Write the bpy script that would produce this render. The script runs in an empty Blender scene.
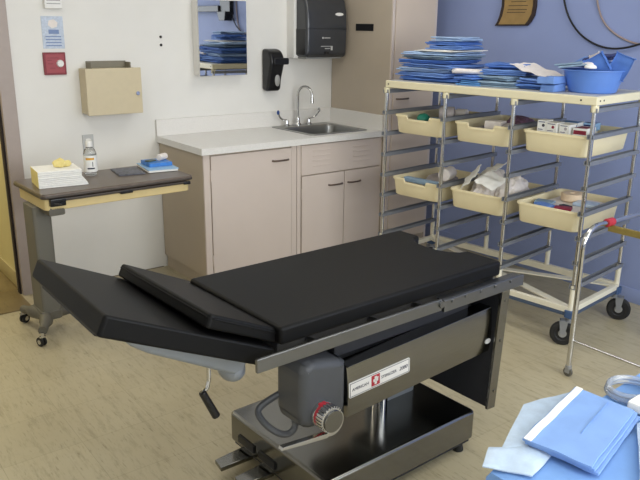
import bpy, bmesh, math, random
from mathutils import Vector, Matrix, noise
SC = bpy.context.scene
COL = SC.collection
PI = math.pi
random.seed(7)

# ------------------------------------------------------------------ helpers
def lin(c):
    return tuple(((v/255)/12.92 if v/255 <= .04045 else ((v/255+.055)/1.055)**2.4) for v in c)

def mat(name, rgb, rough=.5, metal=0., var=.04, scale=30., bump=0., bscale=200., coat=0., trans=0., emit=None, spec=.5, alpha=1., stretch=(1,1,1), ior=1.45):
    m = bpy.data.materials.new(name); m.use_nodes = True
    nt = m.node_tree; b = nt.nodes['Principled BSDF']
    c = lin(rgb)
    tc = nt.nodes.new('ShaderNodeTexCoord'); mp = nt.nodes.new('ShaderNodeMapping')
    mp.inputs['Scale'].default_value = stretch
    nt.links.new(tc.outputs['Object'], mp.inputs['Vector'])
    n = nt.nodes.new('ShaderNodeTexNoise'); n.inputs['Scale'].default_value = scale; n.inputs['Detail'].default_value = 3
    nt.links.new(mp.outputs['Vector'], n.inputs['Vector'])
    r = nt.nodes.new('ShaderNodeValToRGB')
    r.color_ramp.elements[0].position = .3; r.color_ramp.elements[1].position = .7
    r.color_ramp.elements[0].color = tuple(max(0, v*(1-var)) for v in c)+(1,)
    r.color_ramp.elements[1].color = tuple(min(1, v*(1+var)) for v in c)+(1,)
    nt.links.new(n.outputs['Fac'], r.inputs['Fac'])
    nt.links.new(r.outputs['Color'], b.inputs['Base Color'])
    b.inputs['Roughness'].default_value = rough; b.inputs['Metallic'].default_value = metal
    b.inputs['Specular IOR Level'].default_value = spec; b.inputs['IOR'].default_value = ior
    b.inputs['Coat Weight'].default_value = coat
    b.inputs['Transmission Weight'].default_value = trans
    b.inputs['Alpha'].default_value = alpha
    if emit:
        b.inputs['Emission Color'].default_value = lin(emit[0])+(1,); b.inputs['Emission Strength'].default_value = emit[1]
    if bump:
        n2 = nt.nodes.new('ShaderNodeTexNoise'); n2.inputs['Scale'].default_value = bscale; n2.inputs['Detail'].default_value = 2
        nt.links.new(mp.outputs['Vector'], n2.inputs['Vector'])
        bp = nt.nodes.new('ShaderNodeBump'); bp.inputs['Strength'].default_value = bump; bp.inputs['Distance'].default_value = .002
        nt.links.new(n2.outputs['Fac'], bp.inputs['Height']); nt.links.new(bp.outputs['Normal'], b.inputs['Normal'])
    return m

class MB:
    """collects shapes into one mesh"""
    def __init__(s, M=None):
        s.bm = bmesh.new(); s.M = M or Matrix()
    def add(s, t, M=None):
        if M is not None: t.transform(M)
        me = bpy.data.meshes.new('tmp'); t.to_mesh(me); t.free(); s.bm.from_mesh(me); bpy.data.meshes.remove(me); return s
    def box(s, x0, x1, y0, y1, z0, z1, bev=0., seg=2, M=None):
        t = bmesh.new(); bmesh.ops.create_cube(t, size=1)
        for v in t.verts: v.co = Vector(((x0+x1)/2+v.co.x*(x1-x0), (y0+y1)/2+v.co.y*(y1-y0), (z0+z1)/2+v.co.z*(z1-z0)))
        if bev: bmesh.ops.bevel(t, geom=t.edges[:], offset=bev, segments=seg, affect='EDGES', profile=.5)
        return s.add(t, M)
    def rbox(s, x0, x1, y0, y1, z0, z1, r, bev=.003, seg=6, axis='z', M=None):
        """box with rounded corners about one axis"""
        t = bmesh.new(); bmesh.ops.create_cube(t, size=1)
        for v in t.verts: v.co = Vector(((x0+x1)/2+v.co.x*(x1-x0), (y0+y1)/2+v.co.y*(y1-y0), (z0+z1)/2+v.co.z*(z1-z0)))
        k = 'xyz'.index(axis)
        e = [e for e in t.edges if abs((e.verts[0].co-e.verts[1].co)[k]) > 1e-6]
        bmesh.ops.bevel(t, geom=e, offset=r, segments=seg, affect='EDGES', profile=.5)
        if bev:
            lo = min(v.co[k] for v in t.verts); hi = max(v.co[k] for v in t.verts)
            e = [e for e in t.edges if all(abs(v.co[k]-lo) < 1e-6 for v in e.verts) or all(abs(v.co[k]-hi) < 1e-6 for v in e.verts)]
            bmesh.ops.bevel(t, geom=e, offset=bev, segments=3, affect='EDGES', profile=.5)
        return s.add(t, M)
    def cyl(s, p0, p1, r0, r1=None, seg=20, bev=0.):
        r1 = r0 if r1 is None else r1
        p0 = Vector(p0); p1 = Vector(p1); d = p1-p0; L = d.length
        t = bmesh.new(); bmesh.ops.create_cone(t, cap_ends=True, cap_tris=False, segments=seg, radius1=r0, radius2=r1, depth=L)
        if bev:
            e = [e for e in t.edges if abs(e.verts[0].co.z-e.verts[1].co.z) < 1e-6]
            bmesh.ops.bevel(t, geom=e, offset=bev, segments=2, affect='EDGES', profile=.5)
        q = Vector((0,0,1)).rotation_difference(d.normalized())
        return s.add(t, Matrix.Translation((p0+p1)/2) @ q.to_matrix().to_4x4())
    def ball(s, c, r, sc=(1,1,1), u=20, v=12):
        t = bmesh.new(); bmesh.ops.create_uvsphere(t, u_segments=u, v_segments=v, radius=r)
        return s.add(t, Matrix.Translation(c) @ Matrix.Diagonal((*sc, 1)))
    def tube(s, pts, r, seg=10, closed=False, smooth=0):
        P = [Vector(p) for p in pts]
        for _ in range(smooth):
            Q = [P[0]] if not closed else []
            n = len(P)
            for i in range(n-(0 if closed else 1)):
                a, b = P[i], P[(i+1) % n]
                Q += [a.lerp(b, .25), a.lerp(b, .75)]
            if not closed: Q.append(P[-1])
            P = Q
        t = bmesh.new(); rings = []; n = len(P); up = None
        for i in range(n):
            a = P[i-1] if (i > 0 or closed) else P[i]; b = P[(i+1) % n] if (i < n-1 or closed) else P[i]
            d = (b-a).normalized()
            if up is None:
                up = Vector((0,0,1)) if abs(d.z) < .9 else Vector((1,0,0))
            up = (up-d*up.dot(d)).normalized(); sd = d.cross(up)
            rr = r[min(len(r)-1, i*len(r)//n)] if isinstance(r, (list, tuple)) else r
            rings.append([t.verts.new(P[i]+(up*math.cos(k*2*PI/seg)+sd*math.sin(k*2*PI/seg))*rr) for k in range(seg)])
        for i in range(n-(0 if closed else 1)):
            A, B = rings[i], rings[(i+1) % n]
            for k in range(seg): t.faces.new((A[k], A[(k+1) % seg], B[(k+1) % seg], B[k]))
        if not closed:
            t.faces.new(rings[0][::-1]); t.faces.new(rings[-1])
        bmesh.ops.recalc_face_normals(t, faces=t.faces[:])
        return s.add(t)
    def lathe(s, prof, seg=32, M=None, sc=(1,1)):
        t = bmesh.new(); R = []
        for (r, z) in prof:
            R.append([t.verts.new((r*math.cos(k*2*PI/seg)*sc[0], r*math.sin(k*2*PI/seg)*sc[1], z)) for k in range(seg)] if r > 1e-6 else [t.verts.new((0,0,z))])
        for A, B in zip(R, R[1:]):
            for k in range(seg):
                a = [A[k % len(A)], A[(k+1) % len(A)], B[(k+1) % len(B)], B[k % len(B)]]
                f = []
                for v in a:
                    if v not in f: f.append(v)
                if len(f) > 2: t.faces.new(f)
        bmesh.ops.recalc_face_normals(t, faces=t.faces[:])
        return s.add(t, M)
    def prism(s, poly, z0, z1, bev=0., M=None, seg=2):
        t = bmesh.new()
        A = [t.verts.new((x, y, z0)) for x, y in poly]; B = [t.verts.new((x, y, z1)) for x, y in poly]
        t.faces.new(A[::-1]); t.faces.new(B)
        for i in range(len(poly)):
            j = (i+1) % len(poly); t.faces.new((A[i], A[j], B[j], B[i]))
        bmesh.ops.recalc_face_normals(t, faces=t.faces[:])
        if bev: bmesh.ops.bevel(t, geom=t.edges[:], offset=bev, segments=seg, affect='EDGES', profile=.5)
        return s.add(t, M)
    def sheet(s, fn, nu, nv, th=.002):
        """surface fn(u,v)->(x,y,z) given a thickness downwards"""
        t = bmesh.new(); G = [[t.verts.new(fn(i/nu, j/nv)) for j in range(nv+1)] for i in range(nu+1)]
        for i in range(nu):
            for j in range(nv): t.faces.new((G[i][j], G[i+1][j], G[i+1][j+1], G[i][j+1]))
        bmesh.ops.recalc_face_normals(t, faces=t.faces[:])
        if sum(f.normal.z for f in t.faces) < 0: bmesh.ops.reverse_faces(t, faces=t.faces[:])
        bmesh.ops.solidify(t, geom=t.faces[:], thickness=th)
        return s.add(t)
    def wobble(s, amp, freq, seed=0, keep_z=None):
        for v in s.bm.verts:
            d = noise.noise_vector(v.co*freq+Vector((seed*3.1, seed*1.7, seed)))*amp
            if keep_z is not None and v.co.z <= keep_z+1e-4: d.z = 0
            v.co += d
        return s

def finish(bm, name, m, smooth=35):
    me = bpy.data.meshes.new(name); bm.to_mesh(me); bm.free()
    me.polygons.foreach_set('use_smooth', [True]*len(me.polygons))
    me.set_sharp_from_angle(angle=math.radians(smooth))
    if m: me.materials.append(m)
    return me

def props(o, label=None, cat=None, group=None, kind=None):
    if label: o['label'] = label
    if cat: o['category'] = cat
    if group: o['group'] = group
    if kind: o['kind'] = kind
    return o

def wn(o):
    m = o.modifiers.new('normals', 'WEIGHTED_NORMAL'); m.keep_sharp = True; m.weight = 80
    return o

class Thing:
    def __init__(s, name, label, cat, loc=(0,0,0), rz=0., group=None, kind=None):
        s.o = bpy.data.objects.new(name, None); COL.objects.link(s.o)
        s.o.empty_display_size = .05
        s.o.location = loc; s.o.rotation_euler = (0,0,rz)
        props(s.o, label, cat, group, kind)
        s.M = Matrix.Translation(loc) @ Matrix.Rotation(rz, 4, 'Z')
        s.I = s.M.inverted()
    def each(s, name, mbs, m, parent=None, world=False, label=None):
        return [s.part(name, b, m, parent, world, label) for b in mbs]
    def part(s, name, mb, m, parent=None, world=False, label=None):
        if world: mb.bm.transform(s.I)
        o = wn(bpy.data.objects.new(name, finish(mb.bm, name, m))); COL.objects.link(o)
        o.parent = parent or s.o
        if label: o['label'] = label
        return o

def single(name, mb, m, label, cat, loc=(0,0,0), rz=0., group=None):
    o = wn(bpy.data.objects.new(name, finish(mb.bm, name, m))); COL.objects.link(o)
    o.location = loc; o.rotation_euler = (0,0,rz)
    return props(o, label, cat, group)

def struct(name, mb, m, parent=None):
    o = bpy.data.objects.new(name, finish(mb.bm, name, m)); COL.objects.link(o)
    if parent: o.parent = parent
    else: o['kind'] = 'structure'
    return o

def text_mb(body, size, M, extrude=.0004, shear=0., space=1.):
    c = bpy.data.curves.new('t', 'FONT'); c.body = body; c.size = size; c.extrude = extrude; c.shear = shear
    c.align_x = 'LEFT'; c.align_y = 'BOTTOM_BASELINE'; c.space_character = space
    o = bpy.data.objects.new('t', c); COL.objects.link(o)
    dg = bpy.context.evaluated_depsgraph_get(); me = bpy.data.meshes.new_from_object(o.evaluated_get(dg))
    mb = MB(); mb.bm.from_mesh(me); mb.bm.transform(M)
    bpy.data.objects.remove(o); bpy.data.meshes.remove(me); bpy.data.curves.remove(c)
    return mb

def copy_tree(o, parent=None):
    c = o.copy(); COL.objects.link(c)
    if parent: c.parent = parent
    for ch in list(o.children): copy_tree(ch, c)
    return c

FACE_FRONT = Matrix(((1,0,0,0),(0,0,-1,0),(0,1,0,0),(0,0,0,1)))     # a flat XY shape stood up, facing -y

# ------------------------------------------------------------------ materials
def floor_material(name, base, dark, light):
    m = bpy.data.materials.new(name); m.use_nodes = True; nt = m.node_tree; b = nt.nodes['Principled BSDF']
    L = nt.links.new; N = nt.nodes.new
    tc = N('ShaderNodeTexCoord')
    def nz(scale, sx, sy, det=4, rough=.6):
        mp = N('ShaderNodeMapping'); mp.inputs['Scale'].default_value = (sx, sy, 1); L(tc.outputs['Object'], mp.inputs['Vector'])
        n = N('ShaderNodeTexNoise'); n.inputs['Scale'].default_value = scale; n.inputs['Detail'].default_value = det; n.inputs['Roughness'].default_value = rough
        L(mp.outputs['Vector'], n.inputs['Vector']); return n
    def ramp(n, stops):
        r = N('ShaderNodeValToRGB'); e = r.color_ramp.elements
        e[0].position, e[1].position = stops[0][0], stops[-1][0]
        e[0].color = (*stops[0][1], 1); e[1].color = (*stops[-1][1], 1)
        for p, c in stops[1:-1]:
            q = e.new(p); q.color = (*c, 1)
        L(n.outputs['Fac'], r.inputs['Fac']); return r
    def mix(fac, a, bb, mode='MIX'):
        x = N('ShaderNodeMix'); x.data_type = 'RGBA'; x.blend_type = mode
        if isinstance(fac, float): x.inputs[0].default_value = fac
        else: L(fac, x.inputs[0])
        L(a, x.inputs[6]); L(bb, x.inputs[7]); return x.outputs[2]
    r1 = ramp(nz(1.6, 1, 1), [(.3, lin(base)), (.7, lin(light))])
    st = ramp(nz(34, 1, .16, 6, .75), [(.40, (0,0,0)), (.50, (.0,.0,.0)), (.68, (1,1,1))])
    dk = N('ShaderNodeRGB'); dk.outputs[0].default_value = (*lin(dark), 1)
    sm = N('ShaderNodeMath'); sm.operation = 'MULTIPLY'; sm.inputs[1].default_value = .42; L(st.outputs['Color'], sm.inputs[0])
    c = mix(sm.outputs[0], r1.outputs['Color'], dk.outputs[0])
    st2 = ramp(nz(85, 1, .14, 4, .65), [(.58, (0,0,0)), (.70, (1,1,1))])
    sm2 = N('ShaderNodeMath'); sm2.operation = 'MULTIPLY'; sm2.inputs[1].default_value = .55; L(st2.outputs['Color'], sm2.inputs[0])
    c = mix(sm2.outputs[0], c, dk.outputs[0])
    # faint 12 inch tile seams
    br = N('ShaderNodeTexBrick'); br.offset = 0; br.inputs['Scale'].default_value = 1
    br.inputs['Brick Width'].default_value = .305; br.inputs['Row Height'].default_value = .305
    br.inputs['Mortar Size'].default_value = .0015; br.inputs['Mortar Smooth'].default_value = .3
    br.inputs['Color1'].default_value = (1,1,1,1); br.inputs['Color2'].default_value = (.93,.93,.93,1); br.inputs['Mortar'].default_value = (.72,.72,.70,1)
    L(tc.outputs['Object'], br.inputs['Vector'])
    c = mix(.8, c, br.outputs['Color'], 'MULTIPLY')
    L(c, b.inputs['Base Color'])
    rr = ramp(nz(6, 1, 1), [(.3, (.28,)*3), (.7, (.42,)*3)]); L(rr.outputs['Color'], b.inputs['Roughness'])
    return m

M = {}
M['floor'] = floor_material('vinyl_floor', (181,169,138), (124,110,82), (191,181,152))
M['hall_floor'] = floor_material('hall_floor', (128,110,74), (88,74,46), (138,120,82))
M['white_wall'] = mat('white_wall_paint', (230,228,223), .65, var=.015, scale=6, bump=.05, bscale=250)
M['blue_wall'] = mat('blue_wall_paint', (148,162,206), .6, var=.015, scale=5, bump=.05, bscale=250)
M['ceiling'] = mat('ceiling_tile', (232,232,226), .8, var=.03, scale=60)
M['jamb'] = mat('door_frame_paint', (168,155,148), .45, var=.02)
M['dark_gap'] = mat('dark_seal', (38,28,26), .7)
M['hall_wall'] = mat('hall_wall_paint', (216,205,152), .6, var=.02, scale=5)
M['hall_base'] = mat('hall_base', (184,170,124), .5, var=.03)
M['cove'] = mat('rubber_cove', (122,112,98), .5)
M['cabinet'] = mat('beige_enamel', (206,193,184), .42, var=.012, scale=8)
M['cabinet_side'] = mat('beige_shaded_side', (184,170,150), .45, var=.015, scale=8)  # cabinet beige made darker, shade of the side put into the colour
M['tall'] = mat('tall_cabinet_shaded_side', (184,171,154), .45, var=.015, scale=8)  # dimmer than the tall front, its side shade is in the colour
M['tall_front'] = mat('tall_cabinet_front', (208,192,176), .4, var=.012, scale=8)
M['gap'] = mat('dark_gap', (60,50,44), .8)
M['laminate'] = mat('counter_laminate', (226,224,220), .3, var=.05, scale=160)
M['laminate_edge'] = mat('splash_laminate', (228,225,220), .4, var=.03, scale=120)
M['handle'] = mat('pull_bronze', (112,98,90), .35, .7)
M['steel'] = mat('stainless', (158,158,156), .32, 1., var=.05, scale=14, stretch=(1,30,30))
M['steel_table'] = mat('stainless_table', (132,131,127), .17, 1., var=.06, scale=10, stretch=(1,40,40))
M['rail'] = mat('rail_steel', (126,127,128), .34, 1., var=.04, scale=14)
M['chrome'] = mat('chrome', (205,205,205), .12, 1., var=.01)
M['slide'] = mat('slide_steel', (146,149,154), .42, .5, var=.05, scale=20)
M['vinyl'] = mat('black_vinyl', (12,12,13), .48, var=.08, scale=30, bump=.1, bscale=420, spec=.22)
M['cast'] = mat('grey_enamel', (78,80,84), .4, var=.04, scale=20, spec=.5)
M['silver'] = mat('silver_paint', (150,156,164), .36, .35, var=.03, scale=20)
M['darkmetal'] = mat('dark_panel', (46,47,52), .5, .2, var=.08, scale=12)
M['rubber'] = mat('black_rubber', (30,30,30), .65)
M['blackplastic'] = mat('black_plastic', (26,26,28), .28, var=.05)
M['smoke'] = mat('smoked_plastic', (54,56,60), .3, var=.08, scale=9, coat=.3)
M['greyplastic'] = mat('grey_plastic', (150,150,148), .4)
M['white'] = mat('white_plastic', (232,230,226), .4, var=.02)
M['paper'] = mat('white_paper', (240,239,234), .75, var=.02, scale=50)
M['cream'] = mat('cream_plastic', (232,223,190), .4, var=.02, scale=10)
M['ivory'] = mat('ivory_enamel', (232,226,206), .4, var=.02)
M['bin'] = mat('bin_plastic', (240,227,188), .42, var=.025, scale=9)
M['shelf'] = mat('grey_shelf', (188,188,186), .45, var=.03)
M['bumper'] = mat('blue_bumper', (62,88,128), .5)
M['strip'] = mat('dark_bumper', (72,86,108), .5)
M['tan'] = mat('tan_enamel', (206,192,160), .42, var=.02)
M['tan_dark'] = mat('grey_interior', (128,122,106), .5)
M['red'] = mat('red_plate', (156,58,66), .4, var=.04)
M['dkred'] = mat('red_dark', (128,38,48), .45)
M['notice'] = mat('notice_paper', (196,206,222), .7, var=.12, scale=90)
M['notice_ink'] = mat('notice_ink', (126,146,186), .7)
M['brown_top'] = mat('walnut_laminate', (98,86,76), .3, var=.16, scale=26, stretch=(1,12,1))
M['brown_edge'] = mat('dark_edging', (66,58,52), .4)
M['apron'] = mat('apron_cream', (214,193,140), .45, var=.02)
M['taupe'] = mat('taupe_enamel', (108,106,98), .42, var=.02)
M['taupe_dark'] = mat('taupe_feet', (98,95,86), .5, var=.03)
M['yellow'] = mat('yellow_tissue', (232,214,140), .8, var=.04)
M['bluebox'] = mat('blue_box', (62,128,205), .4, var=.12, scale=40)
M['palebook'] = mat('pale_blue_cover', (150,190,225), .4, var=.15, scale=60)
M['brochure'] = mat('grey_brochure', (88,90,100), .45, var=.5, scale=55)
M['greygreen'] = mat('grey_green', (88,98,88), .5)
M['amber'] = mat('amber_print', (224,168,60), .5)
M['ink'] = mat('dark_ink', (48,48,66), .6)
M['wrap'] = mat('blue_wrap', (112,148,212), .7, var=.1, scale=18, bump=.3, bscale=120)
M['wrap2'] = mat('deep_blue_wrap', (84,124,198), .7, var=.12, scale=18, bump=.3, bscale=120)
M['wrap3'] = mat('pale_blue_wrap', (162,188,222), .7, var=.12, scale=18, bump=.3, bscale=120)
M['teal'] = mat('teal_wrap', (88,140,196), .65, var=.12, scale=18)
M['greywrap'] = mat('grey_blue_wrap', (136,160,182), .7, var=.14, scale=22)
M['gauze'] = mat('white_gauze', (234,226,220), .8, var=.05, scale=40)
M['basin'] = mat('basin_blue', (98,138,212), .35, var=.02)
M['tub_clear'] = mat('clear_plastic', (214,220,228), .2, trans=.75, var=.02)
M['clear'] = mat('clear_bottle', (236,238,238), .08, trans=.9, var=.01)
M['purple'] = mat('mauve_pack', (116,88,112), .5, var=.4, scale=60)
M['green'] = mat('green_pack', (46,140,116), .5, var=.1)
M['beigepack'] = mat('beige_roll', (226,202,172), .75, var=.05, scale=60)
M['bandage'] = mat('grey_bandage', (176,168,168), .85, var=.1, scale=50)
M['navy'] = mat('navy_print', (52,62,112), .5)
M['maroon'] = mat('maroon_print', (138,40,62), .5)
M['drape'] = mat('drape_blue', (116,156,212), .75, var=.05, scale=12, bump=.3, bscale=60)
M['pack'] = mat('pack_blue', (126,160,214), .65, var=.04, scale=20, bump=.2, bscale=90)
M['pouch'] = mat('pouch_film', (184,202,222), .28, var=.10, scale=35, bump=.9, bscale=45)
M['gold'] = mat('plaque_gold', (168,138,88), .4, .3, var=.12, scale=14)
M['walnut'] = mat('plaque_walnut', (52,38,34), .4)
M['cable'] = mat('black_cable', (24,24,28), .5)
M['cable2'] = mat('beige_tube', (160,142,136), .5)
M['mirror'] = mat('mirror_glass', (214,216,218), .02, 1., var=.0)
M['brass'] = mat('brass_bar', (168,150,88), .35, .6, var=.05)
M['redgrip'] = mat('red_grip', (176,48,60), .5)
M['tip'] = mat('blue_tip', (40,70,130), .4)
M['panel_glow'] = mat('light_diffuser', (245,245,240), .5, emit=((255,250,240), 1.2))
M['frame_white'] = mat('added_window_frame', (228,226,220), .5)
M['glow_sky'] = mat('glass_pane', (230,236,240), .05, trans=1.)

# ------------------------------------------------------------------ setting
XR, XL, YF, HC = 2.05, -3.1, -5.7, 2.6
XD0, XD1 = -1.86, -.945           # doorway in the back wall
struct('floor', MB().box(XL-.1, XR+.1, YF-.1, .1, -.1, 0), M['floor'])
w = MB(); w.box(-.865, XR+.1, 0, .1, 0, HC); w.box(XL-.1, XD0-.08, 0, .1, 0, HC); w.box(XD0-.08, -.865, 0, .1, 2.16, HC)
struct('wall_back', w, M['white_wall'])
struct('wall_right', MB().box(XR, XR+.1, YF, 0, 0, HC), M['blue_wall'])
struct('wall_left', MB().box(XL-.1, XL, YF, 0, 0, HC), M['white_wall'])
WX0, WX1, WZ0, WZ1 = -1.9, 1.6, .95, 2.35
w = MB(); w.box(XL-.1, WX0, YF-.1, YF, 0, HC); w.box(WX1, XR+.1, YF-.1, YF, 0, HC); w.box(WX0, WX1, YF-.1, YF, 0, WZ0); w.box(WX0, WX1, YF-.1, YF, WZ1, HC)
struct('wall_front', w, M['white_wall'])
struct('ceiling', MB().box(XL-.1, XR+.1, YF-.1, 2.1, HC, HC+.1), M['ceiling'])
w = MB()
for i in range(4):
    x = WX0+(WX1-WX0)*i/3
    w.box(max(WX0, x-.03), min(WX1, x+.03), YF-.08, YF-.02, WZ0, WZ1)
w.box(WX0, WX1, YF-.08, YF-.02, WZ0, WZ0+.05); w.box(WX0, WX1, YF-.08, YF-.02, WZ1-.05, WZ1)
struct('added_window', w, M['frame_white'])  # unseen window, added behind the camera to give soft frontal light
# door frame and the hall beyond
w = MB(); w.box(-.945, -.865, -.02, .12, 0, 2.16); w.box(XD0-.08, XD0, -.02, .12, 0, 2.16); w.box(XD0, -.945, -.02, .12, 2.08, 2.16)
d = struct('door_1', w, M['jamb'])
w = MB(); w.box(-.957, -.945, .02, .06, 0, 2.08); struct('door_stop', w, M['dark_gap'], d)
struct('wall_hall', MB().box(-.93, -.90, .12, 2.0, 0, HC), M['hall_wall'])
w = MB(); w.box(XL-.1, -.9, 2.0, 2.1, 0, HC); w.box(XL-.1, XL, .1, 2.0, 0, HC); struct('wall_corridor', w, M['hall_wall'])
struct('baseboard_hall', MB().box(-.944, -.93, .12, 2.0, .006, .11, .003), M['hall_base'])
struct('floor_hall', MB().box(XL, -.9, .1, 2.0, -.1, .004), M['hall_floor'])
struct('trim_threshold', MB().box(XD0, -.958, -.26, .1, 0, .006, .002), M['hall_floor'])
struct('baseboard_back', MB().box(-.80, 0, -.006, 0, 0, .004), M['cove'])
struct('baseboard_right', MB().box(XR-.006, XR, YF, -.02, 0, .09, .002), M['blue_wall'])

# ------------------------------------------------------------------ sink run
L_, D_ = 1.458, .632
def pull(mb, x0, x1, y, z):
    mb.tube([(x0, y, z), (x0+.012, y-.022, z), (x1-.012, y-.022, z), (x1, y, z)], .006, 8, smooth=2)
    return mb
c1 = Thing('base_cabinet', 'beige base cabinet with one wide plain door at the left end of the counter', 'cabinet', (.354, -.30, 0), group='base cabinets under the counter')
w = MB(); w.box(.012, .70, -.598, -.01, .09, .868, .002); w.box(.03, .70, -.54, -.01, 0, .09)
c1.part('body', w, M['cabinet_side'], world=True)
d = c1.part('door', MB().box(.062, .655, -.618, -.598, .10, .858, .003), M['cabinet'], world=True)
c1.each('face_stile', [MB().box(.014, .058, -.612, -.598, .09, .866, .002), MB().box(.659, .70, -.612, -.598, .09, .866, .002)], M['cabinet'], world=True)
c1.part('handle', pull(MB(), .505, .63, -.618, .785), M['handle'], d, world=True, label='dark bronze bow handle')
c1.each('hinge', [MB().box(.056, .064, -.622, -.612, z, z+.07, .002) for z in (.70, .16)], M['cabinet'], d, world=True)
c2 = Thing('base_cabinet', 'beige sink base cabinet with slotted false front over two doors', 'cabinet', (1.08, -.30, 0), group='base cabinets under the counter')
w = MB(); w.box(.703, 1.45, -.598, -.01, .09, .12); w.box(.703, 1.45, -.54, -.01, 0, .0905); w.box(.703, .72, -.598, -.01, .119, .868); w.box(1.433, 1.45, -.598, -.01, .119, .868); w.box(.719, 1.434, -.022, -.01, .119, .868); w.box(.719, 1.434, -.598, -.585, .64, .868)
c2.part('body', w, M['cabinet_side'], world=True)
c2.each('face_stile', [MB().box(.704, .735, -.612, -.598, .09, .866, .002), MB().box(1.43, 1.45, -.612, -.598, .09, .866, .002)], M['cabinet'], world=True)
fp = c2.part('false_front', MB().box(.737, 1.428, -.618, -.598, .662, .862, .003), M['cabinet'], world=True)
for x0 in (.83, 1.18):
    for k in range(4):
        c2.part('vent_slot', MB().box(x0, x0+.15, -.6215, -.617, .715+k*.034, .721+k*.034, .0015), M['cabinet'], fp, world=True)
for (a, b, h0, h1) in ((.742, 1.103, .965, 1.085), (1.109, 1.428, 1.135, 1.25)):
    d = c2.part('door', MB().box(a, b, -.618, -.598, .10, .655, .003), M['cabinet'], world=True)
    c2.part('handle', pull(MB(), h0, h1, -.618, .573), M['handle'], d, world=True, label='dark bronze bow handle')
    if a < 1:
        c2.part('hinge', MB().box(.737, .746, -.622, -.612, .50, .57, .002), M['cabinet'], d, world=True)
# counter with a hole for the sink
SX0, SX1, SY0, SY1 = .885, 1.355, -.535, -.095
ct = Thing('countertop', 'white laminate countertop with low backsplash over the beige cabinets', 'countertop', (.73, -.31, .87))
w = MB()
for (a, b, c, e) in ((-.005, SX0, -D_, -.002), (SX1, L_-.002, -D_, -.002), (SX0, SX1, -D_, SY0), (SX0, SX1, SY1, -.002)):
    w.box(a, b, c, e, .87, .91)
bmesh.ops.remove_doubles(w.bm, verts=w.bm.verts[:], dist=1e-5)
ct.part('slab', w, M['laminate'], world=True)
ct.part('backsplash', MB().box(-.005, L_-.002, -.02, -.002, .91, 1.0175, .002), M['laminate_edge'], world=True)
ct.part('side_splash', MB().box(L_-.02, L_-.002, -D_+.01, -.02, .91, 1.0175, .002), M['laminate_edge'], world=True)
sk = Thing('sink', 'stainless steel drop-in sink in the white counter', 'sink', (1.12, -.31, .91))
w = MB()
t = bmesh.new()
def rr(x0, x1, y0, y1, r, z, n=5):
    P = []
    for cx, cy, a0 in ((x1-r, y1-r, 0), (x0+r, y1-r, PI/2), (x0+r, y0+r, PI), (x1-r, y0+r, 1.5*PI)):
        for k in range(n+1):
            a = a0+PI/2*k/n; P.append((cx+r*math.cos(a), cy+r*math.sin(a), z))
    return P
def loft(loops, close_end=True, close_start=False):
    t = bmesh.new(); R = [[t.verts.new(p) for p in lp] for lp in loops]
    for A, B in zip(R, R[1:]):
        n = len(A)
        for k in range(n): t.faces.new((A[k], A[(k+1) % n], B[(k+1) % n], B[k]))
    if close_end: t.faces.new(R[-1])
    if close_start: t.faces.new(R[0][::-1])
    bmesh.ops.recalc_face_normals(t, faces=t.faces[:])
    return t
lo = [rr(SX0-.022, SX1+.018, SY0-.02, SY1+.045, .03, .9105), rr(SX0-.02, SX1+.016, SY0-.018, SY1+.043, .03, .915), rr(SX0+.012, SX1-.012, SY0+.012, SY1-.055, .05, .914),
      rr(SX0+.02, SX1-.02, SY0+.02, SY1-.065, .05, .90), rr(SX0+.03, SX1-.03, SY0+.03, SY1-.075, .05, .78), rr(SX0+.06, SX1-.06, SY0+.06, SY1-.10, .05, .77)]
t.free(); sk.part('bowl', MB().add(loft(lo)), M['steel'], world=True)
sk.part('drain', MB().cyl((1.12, -.33, .77), (1.12, -.33, .774), .04, seg=24), M['chrome'], world=True)
fa = Thing('faucet', 'chrome gooseneck faucet with two wing blade handles behind the sink', 'faucet', (1.085, -.085, .915))
w = MB(); w.lathe([(0,.915),(.027,.915),(.027,.922),(.018,.935),(.016,.965),(.0115,.975)], 20, Matrix.Translation((1.085,-.085,0)))
pts = [(1.085,-.085,.96),(1.085,-.085,1.13)]
for k in range(1, 11):
    a = PI*k/10*1.06
    pts.append((1.085+.02*(1-math.cos(a)), -.085-.06*(1-math.cos(a)), 1.13+.068*math.sin(a)))
w.tube(pts, .0095, 12)
fa.part('spout', w, M['chrome'], world=True)
e = Vector(pts[-1]); fa.part('aerator', MB().cyl(e+Vector((0,0,.006)), e-Vector((0,.002,.035)), .0125, seg=16), M['chrome'], world=True)
for sgn, bx in ((-1, .985), (1, 1.185)):
    w = MB(); w.lathe([(0,.915),(.024,.915),(.024,.922),(.016,.93),(.014,.955),(.0,.962)], 18, Matrix.Translation((bx,-.085,0)))
    h = fa.part('handle_base', w, M['chrome'], world=True)
    w = MB(); w.tube([(bx,-.085,.958),(bx+sgn*.035,-.088,.962),(bx+sgn*.07,-.095,.985),(bx+sgn*.085,-.10,1.02)], [.006,.0055,.007,.009], 10, smooth=2)
    fa.part('blade_handle', w, M['chrome'] if sgn > 0 else M['chrome'], h, world=True)
    w = MB(); w.ball((bx+sgn*.084,-.10,1.018), .013, (.8,.8,1.3))
    fa.part('blade_tip', w, M['tip'] if sgn < 0 else M['greyplastic'], h, world=True, label='blue plastic handle tip' if sgn < 0 else None)

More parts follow.
